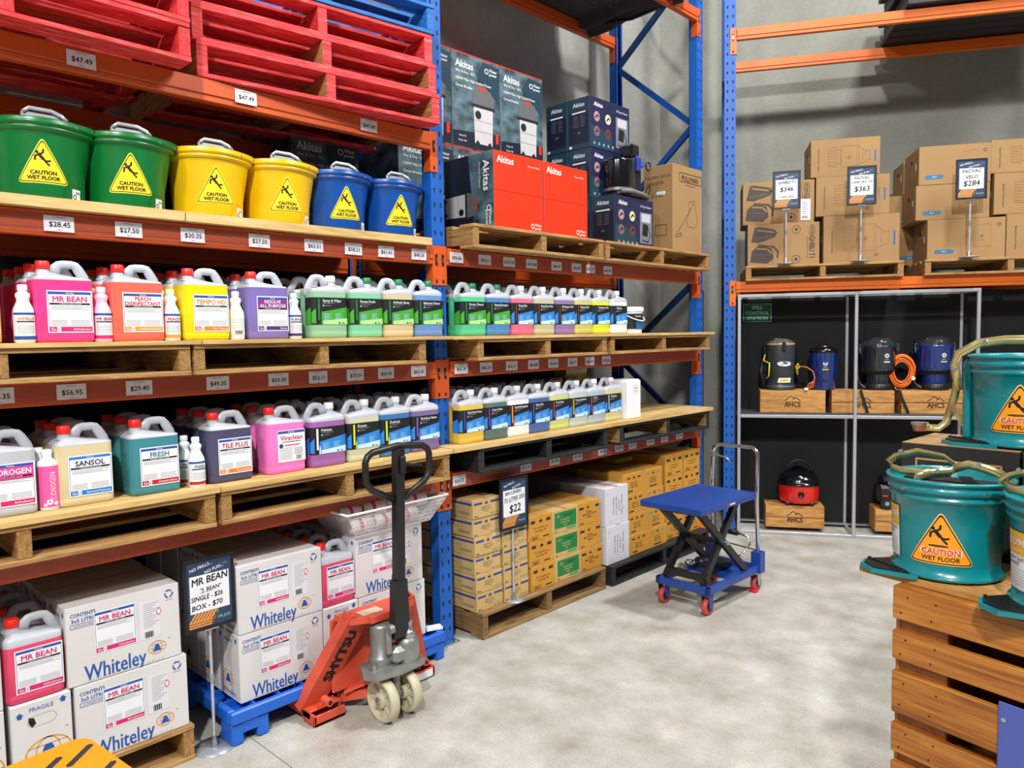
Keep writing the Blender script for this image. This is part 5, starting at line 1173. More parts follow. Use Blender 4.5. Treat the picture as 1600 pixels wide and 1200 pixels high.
pac_box('kraft carton with outline drawing cut off by right edge, bottom', rr(2.375, .03, ZP), .55, .40, .335)
pac_box('kraft carton with outline drawing cut off by right edge, middle', rr(2.29, .05, ZP+.337), .55, .40, .315)
pac_box('kraft carton with outline drawing cut off by right edge, top', rr(2.26, .06, ZP+.654), .54, .40, .255)

# loads on the top beams
bkp = mat('black_corrugated_plastic', '#1b1c20', .6, var=.3, scale=3, stretch=(1, 20, 1))
for k in range(9):
    m = MB(); w_, o_ = 1.36-.02*((k*7) % 4), .012*((k*5) % 4)
    m.box(-w_/2, w_/2, 0, 1.02, 0, .046, bkp, .006)
    for q in range(6): m.box(-w_/2+.02, w_/2-.02, .05+q*.16, .13+q*.16, -.004, .002, bkp)
    tag(m.build('folded_crate', None, rr(2.03+o_, -.08, 4.190+.052*k), TH), 'flattened black plastic crate on the rear rack, %s in its stack' % (['lowest'] + nt_[1:])[k], 'crate', 'flattened black crates on the top beams')
m = MB(); m.box(-.6, .6, 0, .9, 0, .03, flat('#4f8fc0'), .004); tag(m.build('plastic_sheet', None, rr(2.03, -.03, 4.190+.052*9), TH), 'light blue sheet on top of the flattened black crates', 'sheet')
gtm = mat('dark_grey_sheet', '#2a2b2d', .6, var=.25, scale=12)
m = MB(); m.box(-1.20, 1.02, 0, .98, 0, .05, gtm, .004); m.box(-1.18, 1.0, .02, .96, .05, .30, gtm, .01)
random.seed(3)
for k in range(60): x, y = random.uniform(-1.1, .9), random.uniform(.1, .9); m.add([(x, y, -.0006), (x+.008, y, -.0006), (x+.008, y+.008, -.0006), (x, y+.008, -.0006)], [(3, 2, 1, 0)], white)
m.build('load', None, (.08, 4.0, 4.217), Q); tag(bpy.data.objects['load'], 'dark grey plastic load lying across the top beams of the far bay', 'plastic load'); bpy.data.objects['load'].name = 'plastic_load'
t = thing('folded_tarp', 'crumpled dark grey tarp drooping from the top of the far bay', 'tarp', (-.33, 4.98, 4.155), Q)
m = MB()
V = []; n1, n2 = 22, 14
for i in range(n1):
    for j in range(n2):
        a = i/(n1-1); b = j/(n2-1); V.append(((a-.5)*.34+.012*math.sin(9*b), -.42+.84*b, .10-.11*math.sin(PI*a)-.025*math.sin(22*a+3*b)+.02*math.sin(5*b)))
m.add(V, [(i*n2+j, (i+1)*n2+j, (i+1)*n2+j+1, i*n2+j+1) for i in range(n1-1) for j in range(n2-1)], gtm, True); m.add([(a, b, c+.015) for a, b, c in V], [(i*n2+j+1, (i+1)*n2+j+1, (i+1)*n2+j, i*n2+j) for i in range(n1-1) for j in range(n2-1)], gtm, True); m.build('tarp', t)
m = MB(); m.tube([(-.10, .55, .03), (.0, .0, -.03), (.08, -.44, .03)], .010, black, 8); m.build('rope', t)
t['label'] = 'crumpled dark grey tarp drooping from the top of the far bay'

# ------------------------------------------------------------------ display cabinet
t = thing('display_cabinet', 'aluminium-framed display cabinet with black back panels below the rear rack', 'cabinet', rr(.11, -.03, 0), TH)
w, d, h = 1.81, .43, 2.015; s = .026
def fbar(nm, x0, x1, y0, y1, z0, z1, m_=alu): m = MB(); m.box(x0, x1, y0, y1, z0, z1, m_, .003); return m.build(nm, t)
for x in (0, .905, w-s):
    for y in (0, d-s): fbar('post', x, x+s, y, y+s, 0, h)
for z in (0.0, .985, h-s):
    for y in (0, d-s): fbar('rail', s, .905, y, y+s, z, z+s); fbar('rail', .905+s, w-s, y, y+s, z, z+s)
    for x in (0, .905, w-s): fbar('side_rail', x+.001, x+s-.001, s, d-s, z, z+s)
fbar('shelf_panel', .005, w-.005, .005, d-.005, 1.011, 1.020, mat('dark_shelf', '#3a3c40', .6))
for x0, x1 in ((s, .905), (.905+s, w-s)): fbar('back_panel', x0, x1, d-.030, d-.027, s, h-s, panel_black)
fbar('side_panel', .010, .014, s, d-s, s, h-s, panel_black); fbar('bottom_panel', .005, w-.005, d-.1, d-.03, .026, .032, mat('dull_aluminium', '#8b8d90', .5, .4))
m = MB(); m.box(-.122, .122, 0, .003, -.082, .082, flat('#0f5a3c'), .001); y = -.0006; gl_ = flat('#a5e0c4')
m.stroke([(-.117, -.077), (.117, -.077), (.117, .077), (-.117, .077), (-.117, -.077)], .003, y, gl_)
for k, q in enumerate(('SPILL', 'CONTROL', 'STATION')): m.text(q, 0, .048-.048*k, .030, y, gl_, .04, maxw=.20)
tag(m.build('wall_sign', None, rr(.292, .366, 1.868), TH), 'green SPILL CONTROL STATION sign on the black back panel', 'sign')
# black board added as wall shade behind the cabinet; dark post to its left
m = MB(); m.box(0, 2.6, 0, .02, 0.0, 2.02, panel_black, .002); tag(m.build('shade_board', None, rr(.14, .44, 0), TH), 'large black board standing in for wall shade behind the display cabinet', 'board')
m = MB()
m.box(0, .075, 0, .06, 0, 2.05, flat('#1d1e20'), .003)
for k in range(26):
    for q in (.02, .05): m.disc(q, .05+k*.075, .008, -.0008, flat('#4a4c50'), n=6)
tag(m.build('perforated_post', None, (-.10, 5.53, 0), R(50)), 'black perforated steel post standing behind the far blue upright', 'post')
# pine crates
def ahcs(m, cx, cz, k, y, c):
    m.text('AHCS', cx, cz-.018*k, .045*k, y, c, .03, maxw=.125*k); m.stroke([(cx-.062*k, cz+.012*k), (cx-.012*k, cz+.052*k), (cx+.018*k, cz+.028*k)], .006*k, y, c); m.stroke([(cx+.004*k, cz+.022*k), (cx+.026*k, cz+.040*k), (cx+.062*k, cz+.012*k)], .006*k, y, c)
def pine_crate(label, u0, u1, z, h_, s0, d_=.24, split=True, mark=0):
    w_ = u1-u0; t = thing('wooden_crate', label, 'crate', rr((u0+u1)/2, s0, z), TH, 'pine crates in the display cabinet')
    zs = [(0, h_*.47), (h_*.50, h_)] if split else [(0, h_)]
    for a, b in zs:
        m = MB(); m.box(-w_/2, w_/2, 0, .012, a, b, pine, .002)
        for sx in (-1, 1): m.disc(sx*(w_/2-.012), (a+b)/2-.02, .003, -.0008, ink, n=6); m.disc(sx*(w_/2-.012), (a+b)/2+.02, .003, -.0008, ink, n=6)
        m.build('front_board', t)
    m = MB(); m.box(-w_/2, -w_/2+.012, .012, d_, 0, h_, pine); m.box(w_/2-.012, w_/2, .012, d_, 0, h_, pine); m.box(-w_/2+.012, w_/2-.012, d_-.012, d_, 0, h_, pine); m.build('side_boards', t)
    m = MB()
    for k in range(3): m.box(-w_/2+.0, w_/2, .002+.08*k, .075+.08*k, h_, h_+.008, pine, .001)
    m.build('top_boards', t)
    m = MB(); ahcs(m, mark, h_*.50, 1, -.0012, flat('#2a1a10')); m.build('stamp', t); return t
pine_crate('pine crate under the grey and blue vacuums, shelf left', .300, .818, 1.020, .178, .08, split=False)
pine_crate('pine crate under the dark domed vacuum, middle of shelf', .866, 1.342, 1.020, .178, .08)
pine_crate('pine crate under the blue domed vacuum, shelf right', 1.395, 1.90, 1.020, .178, .08)
pine_crate('pine crate on the cabinet floor under the red vacuum', .352, .822, .032, .178, .10)
pine_crate('pine crate on the cabinet floor under the small black vacuum', 1.215, 1.68, .032, .178, .10)
zt_ = 1.2065
# vacuums
def logo(m, r, a0, z, col, bar_):
    m.warp = lambda p: ((r+.001-p[1])*math.sin(a0+p[0]/r), -(r+.001-p[1])*math.cos(a0+p[0]/r), p[2])
    m.ring(0, z, .018, .007, 0, col, n=16); m.disc(0, z, .005, 0, col, n=8); m.text('pacvac', 0, z-.030, .008, 0, col, .01); m.poly([(-.024, z-.055), (.024, z-.055), (.024, z-.046), (-.024, z-.046)], 0, bar_, 6); m.warp = None
nav = mat('navy_gloss', '#0b2c74', .18, var=.06, coat=.5); dkn = mat('charcoal_gloss', '#1c2430', .18, var=.06, coat=.5); dome = mat('smoked_dome', '#4a4e55', .05, var=.02, alpha=.30, coat=1.0)
def pac_domed(label, u, bm, bar_):
    t = thing('backpack_vacuum', label, 'vacuum cleaner', rr(u, .21, zt_), TH, 'domed backpack vacuums')
    m = MB(); m.lathe([(.088, .052), (.088, .12), (.092, .135)], bm, 32); m.lathe([(.122, .16), (.128, .175), (.132, .19), (.132, .345), (.136, .350), (.136, .362), (.130, .368)], bm, 36, cap=True); m.build('body', t)
    m = MB(); m.lathe([(.105, 0), (.108, .01), (.104, .05), (.09, .053)], black, 32, cap=True); m.lathe([(.092, .130), (.124, .165)], black, 32)
    for k in range(28): a = 2*PI*k/28; m.bar((.096*math.cos(a), .096*math.sin(a), .128), (.128*math.cos(a), .128*math.sin(a), .165), .006, .008, blackpaint); m.bar((.107*math.cos(a), .107*math.sin(a), .005), (.106*math.cos(a), .106*math.sin(a), .045), .006, .004, blackpaint)
    m.build('base', t)
    m = MB(); m.lathe([(.128, .366), (.126, .385), (.115, .408), (.090, .428), (.055, .440), (.0, .444)], dome, 32, fn=lambda a, r, z: r*(1-.12*max(0, -math.cos(a))*(z-.366)/.05)); m.build('dome', t)
    m = MB(); m.tube([(.10*math.cos(q)+.02, 0, .38+.055*math.sin(q)) for q in [PI*i/10 for i in range(11)]], .006, blackg, 6); m.build('inner_handle', t)
    m = MB(); 
    for sx in (-1, 1): m.tube([(sx*.138, -.01, .30), (sx*.150, -.01, .34), (sx*.146, -.01, .375), (sx*.134, -.01, .38)], .004, chrome, 6); m.box(sx*.142-.006, sx*.142+.006, -.02, .0, .325, .350, chrome)
    m.build('latch', t)
    m = MB(); logo(m, .1325, .28, .285, white, bar_); m.build('logo', t)
    m = MB(); m.box(-.12, .12, .14, .165, .02, .42, blackpaint, .02)
    m.tube([(-.15, .12, .30), (-.17, .04, .18), (-.15, -.02, .05), (-.12, -.10, .02)], .012, blackpaint, 8); m.build('harness', t)
    return t
pac_domed('charcoal domed backpack vacuum with orange cable beside it', 1.245, dkn, white); pac_domed('navy blue domed backpack vacuum at right of the cabinet shelf', 1.665, nav, flat('#c8d030'))
t = thing('backpack_vacuum', 'small bright navy backpack vacuum with clear top on left crate', 'vacuum cleaner', rr(.825-.01, .19, zt_), TH)
m = MB(); m.lathe([(.086, 0), (.092, .01), (.112, .30), (.114, .31)], nav, 32, cap=True); m.build('body', t)
m = MB(); m.lathe([(.114, .31), (.117, .314), (.117, .326), (.110, .345), (.085, .362), (.0, .366)], blackg, 32); m.build('lid', t)
m = MB(); m.lathe([(.05, .356), (.045, .374), (0, .376)], chrome, 20); m.build('lid_badge', t)
m = MB(); logo(m, .106, .0, .225, white, flat('#d8c22a')); m.build('logo', t)
m = MB(); m.box(-.018, .018, -.101, -.094, .075, .095, black, .005); m.build('switch', t)
t = thing('backpack_vacuum', 'tall charcoal grey backpack vacuum on the left pine crate', 'vacuum cleaner', rr(.475, .20, zt_), TH)
m = MB(); m.lathe([(.118, 0), (.120, .02), (.112, .035), (.108, .10), (.112, .11), (.118, .36), (.116, .375)], mat('charcoal_plastic', '#33353a', .4, var=.06), 32, cap=True); m.build('body', t)
m = MB(); m.lathe([(.121, .028), (.122, .034), (.121, .040)], steel, 32); m.lathe([(.116, .385), (.118, .389), (.116, .393)], flat('#c9c08a'), 32); m.lathe([(.113, .375), (.116, .39), (.108, .41), (.07, .428), (0, .432)], mat('smoke_lid', '#5f5646', .2, var=.1, coat=.4), 32); m.bar((-.05, -.02, .435), (.05, -.06, .425), .02, .012, steel); m.box(.0, .03, -.13, -.10, .33, .41, black, .006); m.build('lid', t)
m = MB(); m.warp = lambda p: ((.119-p[1])*math.sin(.15+p[0]/.118), -(.119-p[1])*math.cos(.15+p[0]/.118), p[2])
m.disc(0, .225, .060, 0, flat('#8fa6b4'), rz=.024, n=20); m.disc(0, .225, .055, -.0006, flat('#d8dde0'), rz=.019, n=20); m.text('ghibli', 0, .225, .016, -.0012, flat('#5a7f98'), .01); m.poly([(-.055, .065), (.05, .065), (.06, .105), (-.045, .105)], 0, white, 8); m.poly([(-.035, .075), (.04, .075), (.045, .095), (-.03, .095)], -.0006, flat('#d8c22a'), 6); m.text('T1', .004, .085, .012, -.0012, ink, .02); m.warp = None; m.build('badge', t)
m = MB(); m.tube([(-.13, -.03, .30), (-.145, -.06, .25), (-.10, -.10, .23), (-.105, -.10, .12), (-.12, -.07, .10)], .006, flat('#c6c832'), 6); m.tube([(.125, -.05, .17), (.145, -.06, .20), (.135, -.06, .225), (.12, -.05, .20), (.13, -.05, .13)], .009, flat('#d8b82a'), 6); m.box(-.15, .14, .10, .15, .02, .38, blackpaint, .02); m.tube([(-.14, .06, .30), (-.16, 0, .15), (-.13, .0, .02)], .018, blackpaint, 8); m.build('harness', t)
# orange cables
def coil(label, u, s0, z, r0, n=7):
    m = MB(); rnd = random.Random(5)
    for k in range(n):
        r = r0-.010*k*.9; ox, oz = rnd.uniform(-.006, .006), rnd.uniform(-.006, .006)
        m.tube([((r*.72+.004*math.sin(3*a))*math.cos(a)+ox, -.004*(k % 3), r*math.sin(a)+oz) for a in [2*PI*i/28 for i in range(28)]], .0048, ocab, 6, closed=True)
    m.tube([(r0*.5, -.012, r0*.75), (r0*.72, -.016, r0*.3), (r0*.70, -.014, -r0*.3)], .006, ocab, 6); m.at(r0*.60, -.02, -r0*.42, rx=PI/2); m.cyl(0, 0, -.012, .015, .016, flat('#d8c8b8'), 12); m.at()
    m.tube([(-r0*.35, 0, -r0*.95), (-r0*.28, -.01, -r0*1.15)], .004, ocab, 6)
    return tag(m.build('cable_coil', None, rr(u, s0, z), TH), label, 'cable')
ocab = mat('orange_cable', '#f0711c', .4, var=.06)
coil('coiled orange power cable hanging beside the charcoal domed vacuum', 1.408, .155, zt_+.155, .135)
m = MB(); m.tube([(.0, 0, .20), (.05, 0, .195), (.10, 0, .16), (.115, -.01, .10), (.08, -.015, .04), (.04, -.02, .015), (.07, -.02, .06), (.11, -.01, .075), (.10, 0, .03), (.04, -.01, .008), (-.04, -.01, .008)], .0042, ocab, 6); m.box(.03, .06, -.035, -.01, 0, .022, white, .003)
tag(m.build('power_cable', None, rr(.62, .10, zt_), TH), 'thin orange cable tangled between the grey and small navy vacuums', 'cable')
m = MB(); m.tube([(0, 0, .05), (.03, -.01, .035), (.07, -.01, .03), (.02, -.01, .02), (.08, -.01, .012), (.1, 0, .03)], .0048, ocab, 6); tag(m.build('power_cable', None, rr(1.79, .14, zt_), TH), 'orange cable end beside the navy domed vacuum', 'cable')
# hanging straps
for u, lab, dx in ((1.085, 'black strap hanging over the middle pine crate', .055), (1.37, 'black strap hanging over the gap left of the right pine crate', .075)):
    m = MB(); m.bar((0, 0, .19), (dx, 0, 0.004), .022, .003, blackpaint, (0, -1, 0)); tag(m.build('strap', None, rr(u, .072, 1.0205), TH), lab, 'strap')
# round red vacuum (cap, hose port, lettering)
t = thing('canister_vacuum', 'round red and black canister vacuum with white lettering on pine crate', 'vacuum cleaner', rr(.632, .235, .219), TH)
redg = mat('red_gloss', '#d81e12', .2, var=.04, coat=.4)
m = MB(); m.lathe([(.138, .02), (.155, .028), (.163, .05), (.166, .16), (.166, .175)], redg, 40, cap=True); m.build('body', t)
m = MB(); m.lathe([(.170, .170), (.176, .176), (.174, .190), (.168, .194), (.165, .21), (.148, .25), (.110, .272), (.0, .28)], blackg, 40, cap=False); m.build('dome', t)
m = MB(); m.tube([(.105*math.cos(q), .0, .27+.105*math.sin(q)) for q in [PI*i/12 for i in range(13)]], .012, black, 8); m.build('handle', t)
m = MB(); m.at(0, -.16, .105, rx=PI/2); m.lathe([(.027, -.02), (.027, .018), (.020, .022), (.016, .010), (0, .008)], black, 20); m.at(); m.build('hose_port', t)
m = MB(); m.warp = lambda p: ((.166-.55*max(0, p[2]-.2)-p[1])*math.sin(p[0]/.16-.02), -(.166-.55*max(0, p[2]-.2)-p[1])*math.cos(p[0]/.16-.02), p[2])
m.text('Henry', 0, .219, .030, -.002, white, .05, maxw=.125); m.text('PLUS', .02, .201, .009, -.006, flat('#e05a6a'), .02); m.stroke([(-.03, .248), (.0, .258), (.02, .250)], .006, -.004, white); m.warp = None; m.build('lettering', t)
for x in (-.10, .09):
    m = MB(); m.at(x, -.115, .022, ry=PI/2); m.cyl(0, 0, -.014, .014, .022, black, 16); m.at(); m.build('wheel', t)
for x in (-.10, .10):
    m = MB(); m.at(x, .10, .022, ry=PI/2); m.cyl(0, 0, -.014, .014, .022, black, 16); m.at(); m.build('wheel', t)
t = thing('canister_vacuum', 'small black canister vacuum half hidden behind the teal bucket', 'vacuum cleaner', rr(1.335, .21, .2182), TH)
m = MB(); m.box(-.10, .16, -.09, .09, .05, .20, blackpaint, .03); m.box(-.08, .10, -.08, .08, .20, .27, blackg, .03); m.box(-.06, -.02, -.095, -.085, .10, .115, flat('#c02020'), .003); m.box(-.02, .04, -.084, -.078, .205, .235, steel, .004); m.build('body', t)
for x in (-.03, .10):
    for y in (-.10, .10):
        m = MB(); m.at(x, y, .050, rx=PI/2); m.cyl(0, 0, -.014, .014, .050, black, 20); m.cyl(0, 0, -.016, .016, .018, steel, 12); m.at(); m.build('wheel', t)

# ------------------------------------------------------------------ scissor lift trolley
tb = mat('trolley_blue', '#1a4190', .33, var=.12, scale=9); wr = mat('red_polyurethane', '#c0453c', .45, var=.06)
t = thing('lift_trolley', 'blue scissor lift trolley with chrome push handle standing on the floor', 'trolley', (.71, 4.22, 0), R(-2))
m = MB(); m.box(-.205, .225, -.385, .275, .645, .685, tb, .004); m.box(.12, .20, -.386, -.384, .655, .67, tb); m.build('platform', t)
m = MB(); m.box(.223, .2258, -.06, .0, .658, .668, flat('#cfd3dc')); m.box(.2255, .2262, -.10, -.07, .655, .675, flat('#a04030')); m.build('edge_label', t)
m = MB()
for x in (-.185, .165): m.box(x, x+.03, -.25, .40, .135, .180, tb, .003)
m.box(-.185, .195, -.25, -.22, .135, .180, tb, .003); m.box(-.185, .195, .37, .40, .135, .180, tb, .003)
m.box(-.155, .165, .10, .37, .137, .142, tb); m.box(.14, .21, .355, .42, .13, .27, tb, .004); m.box(-.20, -.13, .355, .42, .13, .27, tb, .004); m.build('base_frame', t)
for x, yo in ((-.125, 0), (.135, 0)):
    m = MB(); m.bar((x, -.225, .185), (x, .18, .640), .030, .042, blackpaint, (0, 0, 1)); m.build('scissor_arm', t)
    m = MB(); m.bar((x+.028, -.30, .640), (x+.028, .24, .178), .030, .042, blackpaint, (0, 0, 1)); m.at(x+.045, -.02, .41, ry=PI/2); m.cyl(0, 0, -.004, .012, .014, steel, 12); m.at(); m.build('scissor_arm', t)
for y_, z_, w_ in ((-.28, .625, .02), (-.02, .41, .028), (-.20, .22, .038)): m = MB(); m.bar((-.13, y_, z_), (.16, y_, z_), w_, w_, blackpaint); m.build('cross_bar', t)
m = MB(); m.tube([(0, .30, .17), (0, .10, .22), (0, -.05, .26)], .035, blackpaint, 12); m.tube([(0, -.05, .26), (0, -.18, .29)], .016, chrome, 10); m.tube([(.06, -.12, .19), (.06, .05, .19)], .022, blackpaint, 10); m.at(-.05, -.15, .24, ry=PI/2); m.cyl(0, 0, -.02, .02, .025, steel, 14); m.at(); m.build('hydraulic_pump', t)
m = MB(); x0, x1 = -.165, .175; yh = .39
pts = [(x0, yh, .15), (x0, yh-.01, .60), (x0+.01, yh, .90)]
for i in range(1, 6): a = R(90*i/5); pts.append((x0+.07-.06*math.cos(a), yh, .90+.05*math.sin(a)))
for i in range(0, 6): a = R(90-90*i/5); pts.append((x1-.06+.055*math.cos(a), yh, .90+.05*math.sin(a)))
pts += [(x1-.005, yh-.01, .60), (x1, yh, .15)]
m.tube(pts, .0125, chrome, 12); m.build('handle', t)
m = MB(); m.tube([(x0+.03, yh-.01, .90), (x0+.06, yh-.02, .875), (x0+.12, yh-.03, .872), (x0+.155, yh-.03, .845)], .006, steel, 6); m.box(x0-.02, x0+.025, yh-.02, yh+.02, .865, .905, steel, .004); m.tube([(x0+.02, yh, .87), (x0+.01, yh+.02, .60), (x0+.03, yh, .25)], .0025, black, 6); m.build('release_lever', t)
m = MB(); m.tube([(-.02, .40, .17), (.02, .46, .20), (.06, .50, .27), (.04, .50, .32), (-.02, .48, .335)], .008, chrome, 8); m.bar((-.13, .39, .29), (.15, .39, .275), .008, .008, zinc); m.build('foot_pedal', t)
m = MB(); m.tube([(-.02, .48, .335), (-.10, .46, .345)], .018, black, 10); m.build('pedal_grip', t)
for x, y, sw_ in ((-.155, -.20, 0), (.155, -.20, 0), (.155, .40, 1), (-.155, .40, 1)):
    m = MB(); m.at(x, y, .052, ry=PI/2); m.lathe([(.030, -.016), (.046, -.016), (.052, -.010), (.052, .010), (.046, .016), (.030, .016)], wr, 28); m.lathe([(0, -.015), (.031, -.0155)], blackpaint, 20); m.lathe([(.031, .0155), (0, .015)], blackpaint, 20); m.cyl(0, 0, -.024, .024, .008, steel, 10); m.at(); m.build('wheel', t)
    m = MB(); c_ = blackpaint if not sw_ else steel
    for sx in (-1, 1): m.prism([(y-.028, .137), (y+.028, .137), (y+.014, .045), (y-.014, .045)], 0, 0, c_) if False else m.add([(x+sx*.022, y-.030, .137), (x+sx*.022, y+.030, .137), (x+sx*.022, y+.014, .042), (x+sx*.022, y-.014, .042), (x+sx*.026, y-.030, .137), (x+sx*.026, y+.030, .137), (x+sx*.026, y+.014, .042), (x+sx*.026, y-.014, .042)], [(0,1,2,3), (7,6,5,4), (0,4,5,1), (1,5,6,2), (2,6,7,3), (3,7,4,0)], c_ if sx < 0 or sw_ else tb)
    m.box(x-.03, x+.03, y-.03, y+.03, .128, .137, c_); m.build('caster_bracket', t)
    if sw_ and x > 0: m = MB(); m.box(x-.02, x+.03, y-.06, y-.02, .0, .02, flat('#d0202c'), .003); m.build('brake_pedal', t)

# ------------------------------------------------------------------ pallet jack
jr = ramp_mat('worn_red_paint', ['#8a3c2c', '#c5462f', '#d4553c', '#d8664e'], .5, 5, (1, 1, 1), detail=10, bump=.15, rnd=False)
cast = mat('cast_metal', '#8f928e', .42, .6, var=.18, scale=14, bump=.2)
t = thing('pallet_jack', 'red hand pallet jack with black handle parked at the blue pallet', 'pallet jack', (0, 2.035, 0), 0)
# world axes: forks run towards -x; local y is along the rack
for s_ in (-1, 1):
    yo, yi = s_*.345, s_*.185; y0, y1 = min(yo, yi), max(yo, yi)
    m = MB(); m.box(-.95, .21, y0, y1, .055, .066, jr, .003); m.box(-.95, .21, y0, y0+.008, .03, .058, jr); m.box(-.95, .21, y1-.008, y1, .03, .058, jr); m.build('fork', t)
    m = MB(); yt = s_*.125
    # sloping side plate from the toe up to the head
    m.at(); A = Vector((.150, (yo+s_*-.035), .045)); B = Vector((.295, yt, .455))
    m.bar(A, B, .115, .012, jr, (1, 0, -.36)); m.bar(A+Vector((-.05, 0, 0)), B+Vector((-.05, 0, 0)), .112, .010, jr, (1, 0, -.36))
    dv = (B-A).normalized(); side = dv.cross(Vector((1, 0, -.36)).normalized())
    for q in (-1, 1): m.bar(A+side*.055*q+Vector((-.025, 0, 0)), B+side*.055*q+Vector((-.025, 0, 0)), .010, .055, jr, (1, 0, -.36))
    m.build('side_plate', t)
    m = MB(); m.box(.15, .245, y0, y1, .004, .018, jr, .003); m.box(.235, .245, y0, y1, .004, .052, jr, .003); m.box(.15, .245, (y0 if s_ < 0 else y1-.01), (y0+.01 if s_ < 0 else y1), .018, .055, jr); m.build('toe', t)
    m = MB(); m.at(.245, s_*.275, .10, ry=PI/2); m.cyl(0, 0, -.03, .022, .018, jr, 14); m.cyl(0, 0, .020, .024, .010, blackpaint, 12); m.at(); m.build('pivot_pin', t)
m = MB(); m.plate([(.20, -.20), (.30, -.185), (.345, -.10), (.345, .10), (.30, .185), (.20, .20)], .43, .458, jr); m.box(.19, .205, -.22, .22, .10, .44, jr, .003); m.bar((.335, -.11, .445), (.335, .11, .445), .05, .03, jr); m.build('head', t)
m = MB(); m.box(.255, .315, -.12, -.01, .459, .461, flat('#c9b9a4'), .001); m.build('data_plate', t)
m = MB()                                    # lettering on the near side plate
A = Vector((.150, -.310, .045)); B = Vector((.295, -.125, .455)); dv = (B-A).normalized(); nn = Vector((1, 0, -.36)).normalized(); nn = (nn-dv*nn.dot(dv)).normalized(); sd = dv.cross(nn); A = A+nn*.0115
m.T = Matrix(((dv.x, -nn.x, sd.x, A.x), (dv.y, -nn.y, sd.y, A.y), (dv.z, -nn.z, sd.z, A.z), (0, 0, 0, 1)))
m.T = m.T @ Matrix.Scale(-1, 4, (0, 0, 1)) if m.T.to_3x3().determinant() < 0 else m.T
m.text('SHYTSU', .275, 0, .052, .004, ink, .09, maxw=.28); m.T = Matrix.Identity(4); m.build('lettering', t)
m = MB(); m.bar((.20, -.15, .09), (.34, -.04, .17), .05, .012, jr); m.bar((.20, .15, .09), (.34, .04, .17), .05, .012, jr); m.bar((.16, -.16, .05), (.33, -.06, .10), .03, .04, jr); m.build('linkage', t)
m = MB(); cx, cy = .385, -.035
m.lathe([(.056, .235), (.060, .25), (.057, .27), (.050, .275), (.050, .40), (.046, .415), (.03, .42)], cast, 28, .345, -.050, cap=True); m.lathe([(.05, .235), (.055, .25), (.052, .33), (.038, .345)], cast, 24, .415, .045, cap=True)
m.box(.36, .45, -.05, .06, .24, .32, cast, .02); m.box(.40, .43, -.075, -.045, .29, .40, cast, .010); m.at(.43, -.06, .41, rx=PI/2); m.cyl(0, 0, -.012, .012, .022, cast, 16); m.at()
m.lathe([(.028, .335), (.024, .345), (.030, .352), (.024, .36), (.030, .367), (.022, .375), (.014, .39), (.014, .42)], steel, 20, .43, .045, cap=True); m.build('hydraulic_unit', t)
m = MB(); m.plate([(.30, -.14), (.40, -.19), (.455, -.16), (.48, -.04), (.47, .10), (.42, .12), (.30, .09)], .212, .238, cast); m.cyl(.40, -.13, .238, .262, .010, steel, 10); m.build('steering_plate', t)
whm = mat('nylon_wheel', '#b9b498', .45, var=.06)
for yc in (-.098, .028):
    m = MB(); m.at(.415, yc, .098, rx=PI/2)
    m.lathe([(.080, -.024), (.090, -.024), (.0975, -.019), (.0975, .019), (.090, .024), (.080, .024), (.078, .006), (.028, .008)], whm, 40); m.lathe([(.080, -.024), (.078, -.006), (.028, -.008)], whm, 40); m.build('wheel_', None) if False else None
    m.lathe([(.034, -.024), (.034, .022), (.028, .027), (.0, .027)], whm, 24); m.lathe([(.030, -.024), (.0, -.026)], whm, 24); m.lathe([(.020, .0275), (.018, .029), (0, .029)], steel, 20)
    for k in range(8): a = 2*PI*k/8; m.bar((.028*math.cos(a), .028*math.sin(a), 0), (.081*math.cos(a), .081*math.sin(a), 0), .016, .026, whm)
    m.at(); m.build('steer_wheel', t)
m = MB(); m.at(.415, -.035, .098, rx=PI/2); m.cyl(0, 0, -.088, .088, .012, steel, 12); m.at(); m.box(.385, .445, -.055, -.015, .08, .21, cast, .01); m.build('axle', t)
m = MB(); m.add([(.400, -.045, .36), (.400, .045, .36), (.44, .045, .36), (.44, -.045, .36), (.395, -.03, .62), (.395, .035, .62), (.44, .035, .62), (.44, -.03, .62)], [(3,2,1,0), (4,5,6,7), (0,1,5,4), (1,2,6,5), (2,3,7,6), (3,0,4,7)], blackpaint); m.build('handle_yoke', t)
m = MB(); m.bar((.418, .002, .58), (.418, .018, 1.215), .046, .036, blackpaint, (1, 0, 0)); m.build('handle_shaft', t)
m = MB(); yc = .018; x = .418
lp = [(-.028, .985), (-.145, 1.045), (-.165, 1.065), (-.178, 1.09), (-.178, 1.17), (-.165, 1.195), (-.14, 1.21), (0, 1.225), (.14, 1.21), (.165, 1.195), (.178, 1.17), (.178, 1.09), (.165, 1.065), (.145, 1.045), (.028, .985)]
m.tube([(x, yc+a, b) for a, b in lp], .0155, blackpaint, 10); m.build('handle_loop', t)
m = MB(); m.bar((x+.02, yc+.02, 1.14), (x+.03, yc+.11, 1.125), .014, .012, blackpaint); m.box(x+.018, x+.032, yc-.01, yc+.02, 1.10, 1.18, blackpaint, .004); m.build('release_lever', t)
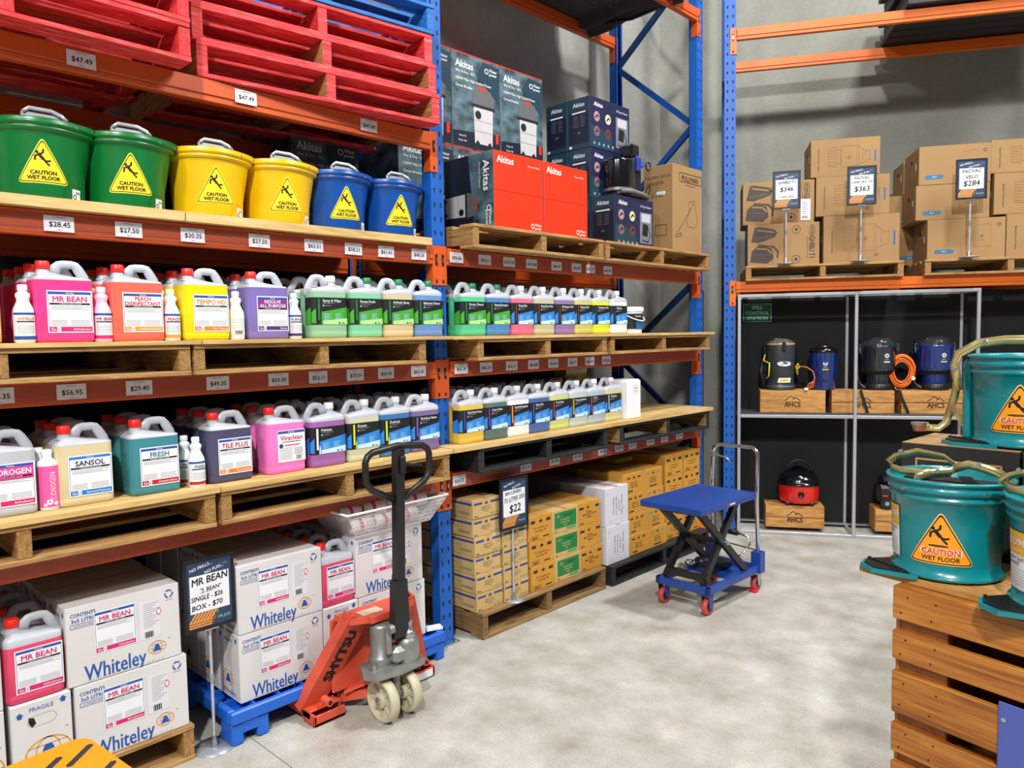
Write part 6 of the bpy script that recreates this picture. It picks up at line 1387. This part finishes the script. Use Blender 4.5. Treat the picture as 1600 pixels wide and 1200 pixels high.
m = MB(); m.box(.246, .248, .21, .33, .010, .046, white); m.text('', 0, 0, .01, 0, ink); m.build('toe_sticker', t)

# ------------------------------------------------------------------ orange step in the near left corner
orp = mat('orange_step_plastic', '#f59312', .45, var=.04); gs = mat('grip_strip', '#2f2c33', .8, var=.1)
t = thing('step_stool', 'orange step with black anti-slip strips at the lower left corner', 'step', (.871, .369, 0), R(-84))
# local x towards the camera side (-y world), local y towards +x world
m = MB(); hw, hd, r = .36, .26, .05
P = [(x, y) for x, y in rrect(hw, hd, r, 5)]
m.plate(P, .47, .50, orp); m.build('tread', t)
m = MB()
for k in range(8):
    x = -.30+.085*k
    q = [(-.032, -.006), (.032, -.006), (.036, 0), (.032, .006), (-.032, .006), (-.036, 0)]
    for yy in (-.15, 0.0, .15):
        a = R(38); m.plate([(x+(u_*1.7)*math.cos(a)-v_*1.6*math.sin(a), yy+(u_*1.7)*math.sin(a)+v_*1.6*math.cos(a)) for u_, v_ in q], .500, .5012, gs)
m.build('grip_strips', t)
for x in (-.30, .30):
    for y in (-.20, .20): m = MB(); m.bar((x, y, .47), (x*1.08, y*1.08, .0), .04, .04, orp); m.build('leg', t)

# ------------------------------------------------------------------ sub-parts: stickers, prints and small fittings hang on the part they sit on
SUB = {'label': ('body', 'box'), 'warning_sticker': ('body',), 'maker_label': ('body',), 'moulded_rim': ('body',), 'logo': ('body',), 'badge': ('body',), 'switch': ('body',), 'hose_port': ('body',),
       'stamp': ('front_board',), 'ticket_strip': ('rail',), 'poster': ('frame',), 'grip_pad': ('foot_plate',), 'pedal_grip': ('foot_pedal',), 'data_plate': ('head',), 'toe_sticker': ('toe',),
       'edge_label': ('platform',), 'hand_hole': ('box',), 'screw': ('panel',), 'lid_badge': ('lid',), 'pedal': ('pedal_arm',)}
for root in [o for o in bpy.data.objects if o.parent is None and o.type == 'EMPTY']:
    kids = {}
    for c in root.children: kids.setdefault(c.name.split('.')[0], c)
    for c in list(root.children):
        for nm in SUB.get(c.name.split('.')[0], ()):
            if nm in kids and kids[nm] is not c: c.parent = kids[nm]; break
